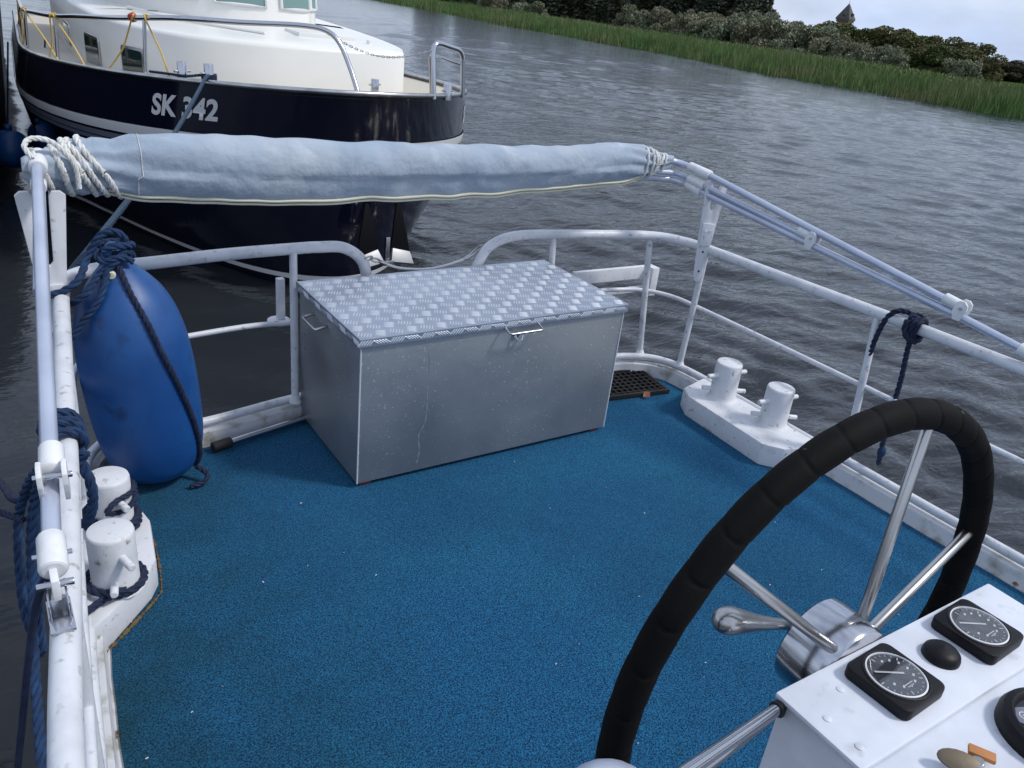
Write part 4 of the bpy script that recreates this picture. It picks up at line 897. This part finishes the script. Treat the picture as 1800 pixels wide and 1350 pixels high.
# side lever with big pale knob at the left of the console
a_ = Vector((.698, .377, .940)); e = Vector((.364, .300, 1.050))
g = G(); g.cyl(a_, e, .0072, 16); rd = g.build('side_lever', 'chrome', t)
g = G(); g.lathe([(.009, -.002), (.0095, .003), (.0085, .008)], a_, e-a_, 14); g.box((.702, .372, .925), (.7095, .386, .942), .002); g.build('pivot', 'black', rd)
g = G(); r_ = .049; d = (e-a_).normalized(); g.lathe([(r_*math.sin(math.pi*k/16), -r_*math.cos(math.pi*k/16)) for k in range(1, 17)], e+d*.005, d, 32); g.build('knob', 'aluminium', rd, auto=80)

# pale specks on the carpet
g = G(); rnd = random.Random(9)
for i in range(46):
    x = rnd.uniform(.12, 2.6); y = rnd.uniform(.6, 2.3) if i % 3 else rnd.uniform(.9, 2.0); s_ = rnd.uniform(.0008, .0023); a_ = rnd.uniform(0, 3)
    if .65 < x < 1.2 and y < .45: continue
    g.box((-s_*1.6, -s_*.6, 0), (s_*1.6, s_*.6, s_*.7), 0, Matrix.Translation((x, y, .003)) @ Matrix.Rotation(a_, 4, 'Z'))
tag(g.build('crumbs', 'print', smooth=False), 'tiny white crumbs scattered over the blue carpet', 'crumbs', kind='stuff')

# ------------------------------------------------------------------ the moored cruiser
HQ = (2.42627, 5.80044, .91613, -.05405, 2.08593, 5.65485, 2.82717, 2.01704, .58147, .38539, 1.0386, .318, 3.2924, .77268)
Tx, Ty, hz0, phi, HB, HL, hp_, hq_, hza, hg, htap, hs0, HLw, hpw = HQ
HT = Vector((Tx, Ty)); HA = Vector((-math.sin(phi), math.cos(phi))); HN = Vector((math.cos(phi), math.sin(phi)))
def hb(s, L_, p_): return HB*max(0, 1-max(0, 1-s/L_)**p_)**(1/hq_)
def zdeck(s): return hza+(hz0-hza)*max(0, 1-s/9)**2
def hull_pt(s, v, sg=-1, off=0):
    zd = zdeck(s); b = hb(s, HL, hp_); bs = b*htap; bw = hb(s, HLw, hpw)*.93; zs = zd-hg; zw = -.62
    if v < 1: lat = b+(bs-b)*v; so_ = hs0*.35*v; z = zd+(zs-zd)*v
    else:
        q = v-1; lat = bs+(bw-bs)*q**1.3; so_ = hs0*.35+hs0*.65*q; z = zs+(zw-zs)*q
        if q > 1: z = zw-(q-1)*.8
    p = HT + HN*(sg*lat) + HA*(s+so_); return Vector((p.x, p.y, z))
def hull_n(s, v, sg=-1):
    e = .01; s_ = max(s, .02); a = hull_pt(s_+e, v, sg)-hull_pt(s_-e, v, sg); b = hull_pt(s_, v+e, sg)-hull_pt(s_, v-e, sg)
    n_ = a.cross(b).normalized(); c = hull_pt(s_, v, sg)-Vector((*(HT+HA*(s_+2.2)), hull_pt(s_, v, sg).z))
    return n_ if n_.dot(c) > 0 else -n_
SS = [0, .004, .012, .025, .045, .07, .1, .14, .19, .25, .32, .4, .5, .62, .76, .92, 1.1, 1.35, 1.6, 1.9, 2.3, 2.8, 3.3, 3.9, 4.6, 5.4, 6.3, 7.5, 9, 11]
def hull_band(name, v0, v1, nv, m, parent, off=0.0):
    g = G(); st = [(s, -1) for s in SS[::-1]] + [(s, 1) for s in SS[1:]]; vs = np.linspace(v0, v1, nv+1)
    g.add([hull_pt(s, v, sg) + (hull_n(s, v, sg)*off if off else Vector((0, 0, 0))) for s, sg in st for v in vs], [(i*(nv+1)+j, (i+1)*(nv+1)+j, (i+1)*(nv+1)+j+1, i*(nv+1)+j+1) for i in range(len(st)-1) for j in range(nv)])
    return g.build(name, m, parent, auto=70)
cr_ = thing('motor_cruiser', 'dark navy steel cruiser with cream cabin marked SK 342 moored ahead', 'boat', (Tx, Ty+4, ZW))
hull_band('hull', 0, 2.5, 26, 'navy', cr_)
hull_band('stripe', .955, 1.055, 2, 'stripe', cr_, .010)
hull_band('stripe', 1.075, 1.12, 1, 'greyblue', cr_, .008)
hull_band('stripe', 1.13, 1.165, 1, 'greyblue', cr_, .006)
hull_band('waterline_stripe', 1.955, 1.995, 1, 'stripe', cr_, .006)
def WP(lat, s, z): p = HT+HN*lat+HA*s; return Vector((p.x, p.y, z))
# gunwale cap and deck
g = G(); st = [(s, -1) for s in SS[::-1]] + [(s, 1) for s in SS[1:]]
g.tube([hull_pt(s, 0, sg)+Vector((0, 0, .004)) for s, sg in st], .020, 10); g.build('gunwale', 'chrome_dull', cr_)
g = G(); P_ = [WP(sg*max(0, hb(s, HL, hp_)-.01), s, zdeck(s)-.035) for s, sg in st]; nn = len(SS)
V = P_; F = []
for i in range(nn-1): F.append((i, i+1, len(P_)-2-i, len(P_)-1-i))
g.add(V, F); g.build('deck', 'teak', cr_)
# trunk cabin
plan = [(1.25, 9), (1.22, 4), (1.08, 2), (.89, 1.34), (.82, 1.23), (.55, 1.17), (0, 1.12), (-.5, 1.18), (-.95, 1.42), (-1.25, 1.9), (-1.45, 2.6), (-1.55, 3.6), (-1.60, 5), (-1.60, 9)]
pl = smooth_path([(a, b, 0) for a, b in plan], 5)
def ztop(s): return 1.125+.012*max(0, s-1)
rings = []
for sc_, dz, top in ((0, -.08, False), (0, -.035, True), (-.012, -.008, True), (-.045, .004, True), (-.25, .03, True), (-.8, .05, True)):
    r_ = []
    for p in pl:
        a, b = p.x, p.y; la = a - (a*.9)*(-sc_)/1.2 if sc_ else a; sb = b + (-sc_)*(1 if b < 3 else .0)
        z = (ztop(b)+dz) if top else zdeck(b)-.06
        r_.append(WP(la, sb, z))
    rings.append(r_)
g = G(); n = len(pl)
g.add([p for r_ in rings for p in r_], [(i*n+j, i*n+j+1, (i+1)*n+j+1, (i+1)*n+j) for i in range(len(rings)-1) for j in range(n-1)] + [tuple((len(rings)-1)*n+j for j in range(n))])
cab = g.build('cabin', 'gel', cr_, auto=50)
def plan_at(s_):
    # point and outward normal on the port wall at station s_
    for i in range(len(pl)-1):
        a, b = pl[i], pl[i+1]
        if a.x < 0 and (a.y-s_)*(b.y-s_) <= 0 and a.y != b.y:
            t_ = (s_-a.y)/(b.y-a.y); p = a+(b-a)*t_; d = (b-a).normalized(); return p, d
def porthole(s_, w_, h_, zc):
    p, d = plan_at(s_); c = WP(p.x, p.y, zc); t3 = (HN*d.x+HA*d.y); tx = Vector((t3.x, t3.y, 0)).normalized(); nn = Vector((0, 0, 1)).cross(tx); 
    if nn.dot(Vector((-1, -1, 0))) < 0: nn = -nn
    mtx = Matrix((tx, Vector((0, 0, 1)), nn)).transposed().to_4x4(); mtx.translation = c
    def rr(hw, hh, r_):
        o = []
        for sx, sy in ((1, 1), (-1, 1), (-1, -1), (1, -1)):
            for k in range(5): a_ = math.atan2(sy, sx)-R(45)+R(90)*k/4; o.append((sx*(hw-r_)+r_*math.cos(a_), sy*(hh-r_)+r_*math.sin(a_)))
        return o
    g = G(); g.prism(rr(w_/2, h_/2, .035), -.01, .016, .004, mtx); wd = g.build('window', 'chrome_dull', cab, auto=50)
    g = G(); g.prism(rr(w_/2-.022, h_/2-.022, .025), .0, .0175, .0, mtx); g.build('pane', 'window', wd, False)
porthole(1.95, .36, .27, .825); porthole(2.95, .58, .27, .815); porthole(4.9, .70, .22, .80)
# grab rails and hatch on the cabin top
g = G(); pr = [WP(-.28, 1.55, 1.175), WP(-.9, 2.3, 1.19), WP(-1.15, 3.2, 1.2)]; g.tube(smooth_path(pr, 6), .012, 8)
for p in pr: g.tube([p, p-Vector((0, 0, .05))], .010, 8)
g.build('grab_rail', 'gel', cab)
g = G(); g.box((-.22, -.22, 0), (.30, .25, .045), .008, Matrix.Translation(WP(.25, 1.85, 1.155)) @ Matrix.Rotation(phi, 4, 'Z')); ht = g.build('hatch', 'gel', cab, auto=40)
g = G(); g.box((-.23, -.23, -.02), (.31, .26, .0), .004, Matrix.Translation(WP(.25, 1.85, 1.153)) @ Matrix.Rotation(phi, 4, 'Z')); g.build('frame', 'wood', ht)
g = G(); g.lathe([(.02, 0), (.02, .05), (.012, .055), (0, .056)], WP(.62, 1.5, 1.14), seg=12); g.build('deck_light', 'gel', cab)
# wheelhouse
whp = [(.75, 8), (.66, 3.6), (.52, 2.95), (.40, 2.72), (0, 2.62), (-.45, 2.72), (-.85, 3.1), (-1.25, 3.9), (-1.35, 5), (-1.35, 8)]
wp = smooth_path([(a, b, 0) for a, b in whp], 3); g = G(); n = len(wp); rings = []
for dz, k in ((-.02, 0), (.10, .0), (1.1, .22), (1.16, .30)):
    rings.append([WP(p.x*(1-.08*k), p.y + k*(1 if p.y < 4 else 0), ztop(p.y)+.03+dz) for p in wp])
g.add([p for r_ in rings for p in r_], [(i*n+j, i*n+j+1, (i+1)*n+j+1, (i+1)*n+j) for i in range(3) for j in range(n-1)] + [tuple(3*n+j for j in range(n))])
wh = g.build('wheelhouse', 'gel', cr_, auto=45)
def wh_window(i0, i1, z0, z1):
    g = G(); q = wp[i0:i1+1]; m_ = len(q); V = []
    for z in (z0, z1):
        for p in q:
            k = .22*(z-.1)/1.0; w0 = WP(p.x*(1-.08*k), p.y + k*(1 if p.y < 4 else 0), ztop(p.y)+.03+z); V.append(w0)
    cen = WP(-.3, 5, 1.5); off = [(p-cen) for p in V]; V2 = []
    for p, o_2 in zip(V, off): o_2.z = 0; V2.append(p+o_2.normalized()*.014)
    g.add(V2, [(j, j+1, m_+j+1, m_+j) for j in range(m_-1)]); wd = g.build('window', 'curtain', wh)
    g = G(); loop = V2[:m_]+V2[m_:][::-1]; g.tube(smooth_path(loop, 1, True), .016, 6, closed=True); g.build('frame', 'stripe', wd)
wh_window(8, 11, .16, .85); wh_window(12, 15, .16, .85); wh_window(16, 20, .16, .85); wh_window(4, 7, .16, .85)
# side rail
def rail2(s, inb=.07):
    b = hb(s, HL, hp_); z = float(np.interp(s, [0, .5, 1.3, 2.5, 4.5, 8], [1.33, 1.30, 1.21, 1.11, 1.02, .98])); return WP(-(b-inb), s, z)
sr = [rail2(s) for s in (9, 7, 5.5, 4.5, 3.5, 2.5, 1.9, 1.3, .9, .62)] + [WP(-.70, .55, 1.295), WP(-.30, .48, 1.315), WP(-.12, .40, 1.30), WP(-.03, .34, 1.22), WP(.03, .26, 1.05), WP(.06, .18, .905)]
g = G(); g.tube(smooth_path(sr, 5), .019, 12); hr = g.build('hand_rail', 'chrome', cr_)
for s in (.98, 2.45, 4.2, 6.0, 8.0):
    g = G(); g.tube([rail2(s), WP(-(hb(s, HL, hp_)-.05), s, zdeck(s))], .014, 10); g.build('stanchion', 'chrome', hr)
# pulpit
g = G(); g.tube(fillet([WP(.70, .22, .88), WP(.68, .26, 1.30), WP(1.02, .42, 1.235), WP(1.05, .42, .88)], [0, .10, .08, 0]), .019, 12)
g.tube(fillet([WP(.80, .50, .86), WP(.72, .40, 1.20), WP(1.02, .46, 1.13)], [0, .05, 0]), .010, 10); g.build('pulpit', 'chrome', cr_)
# chain across the bow gap
g = G(); a_ = WP(-.10, .42, 1.28); b_ = WP(.68, .27, 1.23)
lk = [(a_+(b_-a_)*t_) - Vector((0, 0, .10*math.sin(math.pi*t_))) for t_ in np.linspace(0, 1, 40)]
for i in range(39):
    d = (lk[i+1]-lk[i]).normalized(); sd_ = d.cross(Vector((0, 0, 1))).normalized(); up_ = sd_.cross(d); q = sd_ if i % 2 else up_; c = (lk[i]+lk[i+1])/2; l_ = (lk[i+1]-lk[i]).length*.72
    g.tube([c+d*l_*math.cos(a2)+q*.007*math.sin(a2) for a2 in np.linspace(0, 2*math.pi, 9)[:-1]], .0026, 5, closed=True)
g.build('chain', 'chrome_dull', cr_)
# deck bollards
for lat, s, hgt in ((-1.09, .68, .15), (-.92, .60, .15), (.88, .36, .12), (.50, 1.0, .10)):
    c = WP(lat, s, zdeck(s)-.03); g = G(); g.lathe([(.034, 0), (.034, hgt), (.031, hgt+.006), (0, hgt+.007)], c, seg=24); g.tube([c+Vector((-.06, -.02, hgt*.6)), c+Vector((.06, .02, hgt*.6))], .008, 10); g.build('bollard', 'chrome', cr_)
g = G(); rope_geo(g, smooth_path(ring((WP(-.92, .60, 0).x, WP(-.92, .60, 0).y), .046, .885, 3.2, n=14, dz=.012) + [WP(-.98, .62, .915), WP(-1.08, .60, .905), WP(-1.16, .72, .90), WP(-1.28, .95, .885)], 3), .010)
tag(g.build('coiled_rope', 'rope_navy'), 'black rope wound round the steel bollard on the navy cruiser', 'rope')
# lettering, curved onto the hull
def letters(txt, s0_, s1_, v0_, v1_, sg, name):
    cu_ = bpy.data.curves.new('letters', 'FONT'); cu_.body = txt; cu_.size = 1; cu_.offset = .034; cu_.space_character = 1.02
    o = bpy.data.objects.new('letters', cu_); col.objects.link(o); bpy.context.view_layer.update()
    me = bpy.data.meshes.new_from_object(o.evaluated_get(bpy.context.evaluated_depsgraph_get())); bpy.data.objects.remove(o)
    bm = bmesh.new(); bm.from_mesh(me); bmesh.ops.triangulate(bm, faces=bm.faces[:])
    bmesh.ops.subdivide_edges(bm, edges=[e for e in bm.edges if e.calc_length() > .08], cuts=2)
    co = np.array([v.co[:] for v in bm.verts]); x0, x1 = co[:, 0].min(), co[:, 0].max(); y0, y1 = co[:, 1].min(), co[:, 1].max()
    # equal arc length along the hull
    sv = np.linspace(s0_, s1_, 60); pp_ = [hull_pt(s, (v0_+v1_)/2, sg) for s in sv]; al = np.concatenate([[0], np.cumsum([(pp_[i+1]-pp_[i]).length for i in range(59)])]); al /= al[-1]
    for v in bm.verts:
        s = float(np.interp((v.co.x-x0)/(x1-x0), al, sv)); vv = v1_+(v0_-v1_)*(v.co.y-y0)/(y1-y0)
        v.co = hull_pt(s, vv, sg)+hull_n(s, vv, sg)*.006
    bm.to_mesh(me); bm.free(); o = link(name, me, 'stripe', cr_, smooth=False)
letters('SK 342', .825, .372, .28, .70, -1, 'registration_letters')
letters('SK 342', .95, 1.6, .28, .70, 1, 'registration_letters')
# anchor stowed under the bow
an = G(); AO = Vector((2.66, 5.72, -.30)); MA = Matrix.Translation(AO) @ Matrix.Rotation(R(5), 4, 'Z')
def slab(poly, th, mtx, g): g.prism(poly, -th/2, th/2, .003, mtx)
XZ = Matrix.Rotation(R(90), 4, 'X')
g = G(); g.box((-.018, -.03, -.01), (.018, .0, .17), .004, MA); g.build('anchor_shank', 'chrome', cr_)
for sx in (-1, 1):
    an = G(); slab([(sx*.035, -.04), (sx*.24, -.055), (sx*.215, .045), (sx*.06, .07)], .05, MA @ Matrix.Rotation(R(sx*6), 4, 'Y') @ Matrix.Rotation(R(62), 4, 'X'), an); an.build('anchor_palm', 'palm', cr_)
    an = G(); slab([(sx*.05, .0), (sx*.235, .0), (sx*.21, .16), (sx*.155, .42), (sx*.125, .42)], .022, MA @ Matrix.Translation((0, .03, .0)) @ Matrix.Rotation(R(82), 4, 'X'), an); an.build('anchor_fluke', 'hull_black', cr_)  # black colour paints in the dark water reflected by the steel flukes
an = G(); an.box((-.05, -.05, -.055), (.05, .0, -.015), .005, MA)
an.build('anchor_crown', 'chrome_dull', cr_)

# round fenders between the boats and the yellow fender lines
for c, r_, lb in (((.37, 10.3, -.36), .20, 'round blue ball fender at the left picture edge'), ((.76, 10.9, -.34), .19, 'darker blue ball fender nearer the navy hull'), ((-.05, 9.6, -.45), .22, 'blue ball fender partly cut off by the left picture edge')):
    t = thing('ball_fender', lb, 'fender', c, 'blue ball fenders hanging between the moored boats')
    g = G(); g.lathe([(r_*math.sin(math.pi*k/20), -r_*math.cos(math.pi*k/20)) for k in range(1, 20)]+[(.04, r_*1.05), (.035, r_*1.25), (0, r_*1.26)], c, seg=32); g.build('ball', 'blue_pvc', t, auto=80)
    g = G(); g.tube([(c[0], c[1], c[2]+r_*1.2), (c[0]+.12, c[1]+.1, .7)], .010, 6); g.build('line', 'rope_navy', t)
def deck_in(s, inb=.03): return WP(-(hb(s, HL, hp_)-inb), s, zdeck(s)+.01)
YL = [(1.08, 1.38, 'left of the stanchion above the SK letters'), (.95, .74, 'right of the stanchion above the SK letters'), (2.42, 1.75, 'slanting past the second stanchion'), (2.55, 2.65, 'hanging straight behind the second stanchion'), (3.9, 2.35, 'slanting between the second and third stanchion'), (4.4, 4.6, 'nearly upright at the third stanchion'), (6.4, 4.9, 'farthest along the handrail'), (7.5, 8.2, 'at the stern end of the handrail')]
for a, b, wh_ in YL:
    p0 = rail2(a); p1 = deck_in(b); pm = (p0+p1)/2+Vector((.01, -.01, -.02))
    rope('fender_line', [p0+Vector((0, 0, .02)), p0+Vector((-.02, -.02, 0)), pm, p1], 'rope_yellow', 'yellow rope tied to the cruiser handrail, ' + wh_, .0065, group='yellow fender lines on the navy cruiser', sm=5)
g = G(); p0 = rail2(1.10); g.lathe([(.01, -.03), (.032, -.015), (.036, .01), (.02, .03), (.004, .04)], p0, (.3, .2, 1), 12); tag(g.build('rope_knot', 'red'), 'red knot on the cruiser handrail above the yellow rope', 'knot')
# mooring line between the boats
p0 = WP(-.92, .60, .92); p1 = Vector((.165, 2.70, .705))
pth = [p0, hull_pt(.46, 0, -1)+Vector((.0, .0, .034))]
pth += [pth[-1]+(p1-pth[-1])*t_ - Vector((0, 0, .06*math.sin(math.pi*t_))) for t_ in (.03, .15, .3, .45, .6, .75, .9, 1)]
rope('mooring_line', pth, 'rope_faded', 'faded blue mooring line from the cruiser bollard to our left front corner', .013, sm=5)
# black boat alongside on the left
t = thing('black_barge', 'black hull of another boat at the far left edge', 'boat', (-2, 14, ZW))
g = G(); P_ = [(.05, 9.0), (.33, 11), (.55, 13.5), (.66, 16), (.7, 26), (-4.6, 26), (-4.6, 9.5), (-3.6, 7.6), (-2.2, 6.9), (-.9, 7.3)]
ps = [(p.x, p.y) for p in smooth_path([(x, y, 0) for x, y in P_], 3, True)]; n = len(ps); cx_, cy_ = -2.2, 14
g.add([(cx_+(x-cx_)*k, cy_+(y-cy_)*k, z) for z, k in ((-1.2, .93), (-.5, .97), (.9, 1.0), (1.0, 1.0), (1.0, .97), (.85, .96)) for x, y in ps], [(i*n+j, i*n+(j+1) % n, (i+1)*n+(j+1) % n, (i+1)*n+j) for i in range(5) for j in range(n)]+[tuple(5*n+j for j in range(n))])
g.build('hull', 'hull_black', t, auto=40)
g = G(); g.box((-3.6, 12, .85), (-.9, 22, 2.3), .06); cb = g.build('cabin', 'hull_black', t, auto=40)
for y in (13.5, 16, 18.5):
    g = G(); g.box((-.9, y, 1.4), (-.885, y+1.3, 2.0), .005); g.build('window', 'window', cb)
g = G(); g.tube(smooth_path([(.02, 8.8, 1.55), (.06, 11, 1.5), (.06, 16, 1.5)], 5), .018, 8)
for y in (8.9, 10.2, 11.6, 13, 14.5, 16): g.tube([(.03, y, .95), (.04, y, 1.53)], .014, 8)
g.build('hand_rail', 'chrome_dull', t)
# pale fender hanging outside our boat near the bottom left
t = thing('hanging_fender', 'pale blue grey fender hanging outside the left rail at the bottom corner', 'fender', (-.18, 1.2, -.3))
g = G(); g.lathe([(.01, -.02), (.05, 0), (.085, .03), (.10, .08), (.10, .42), (.085, .48), (.04, .52), (.02, .56), (.0, .57)], (-.20, 1.42, -.72), (0.06, -.05, 1), 28); g.build('body', 'greyblue', t, auto=80)
g = G(); g.tube(smooth_path([(-.17, 1.39, -.16), (-.10, 1.36, .2), (-.02, 1.34, .6), (.03, 1.33, .69)], 4), .007, 6); g.build('line', 'rope_navy', t)
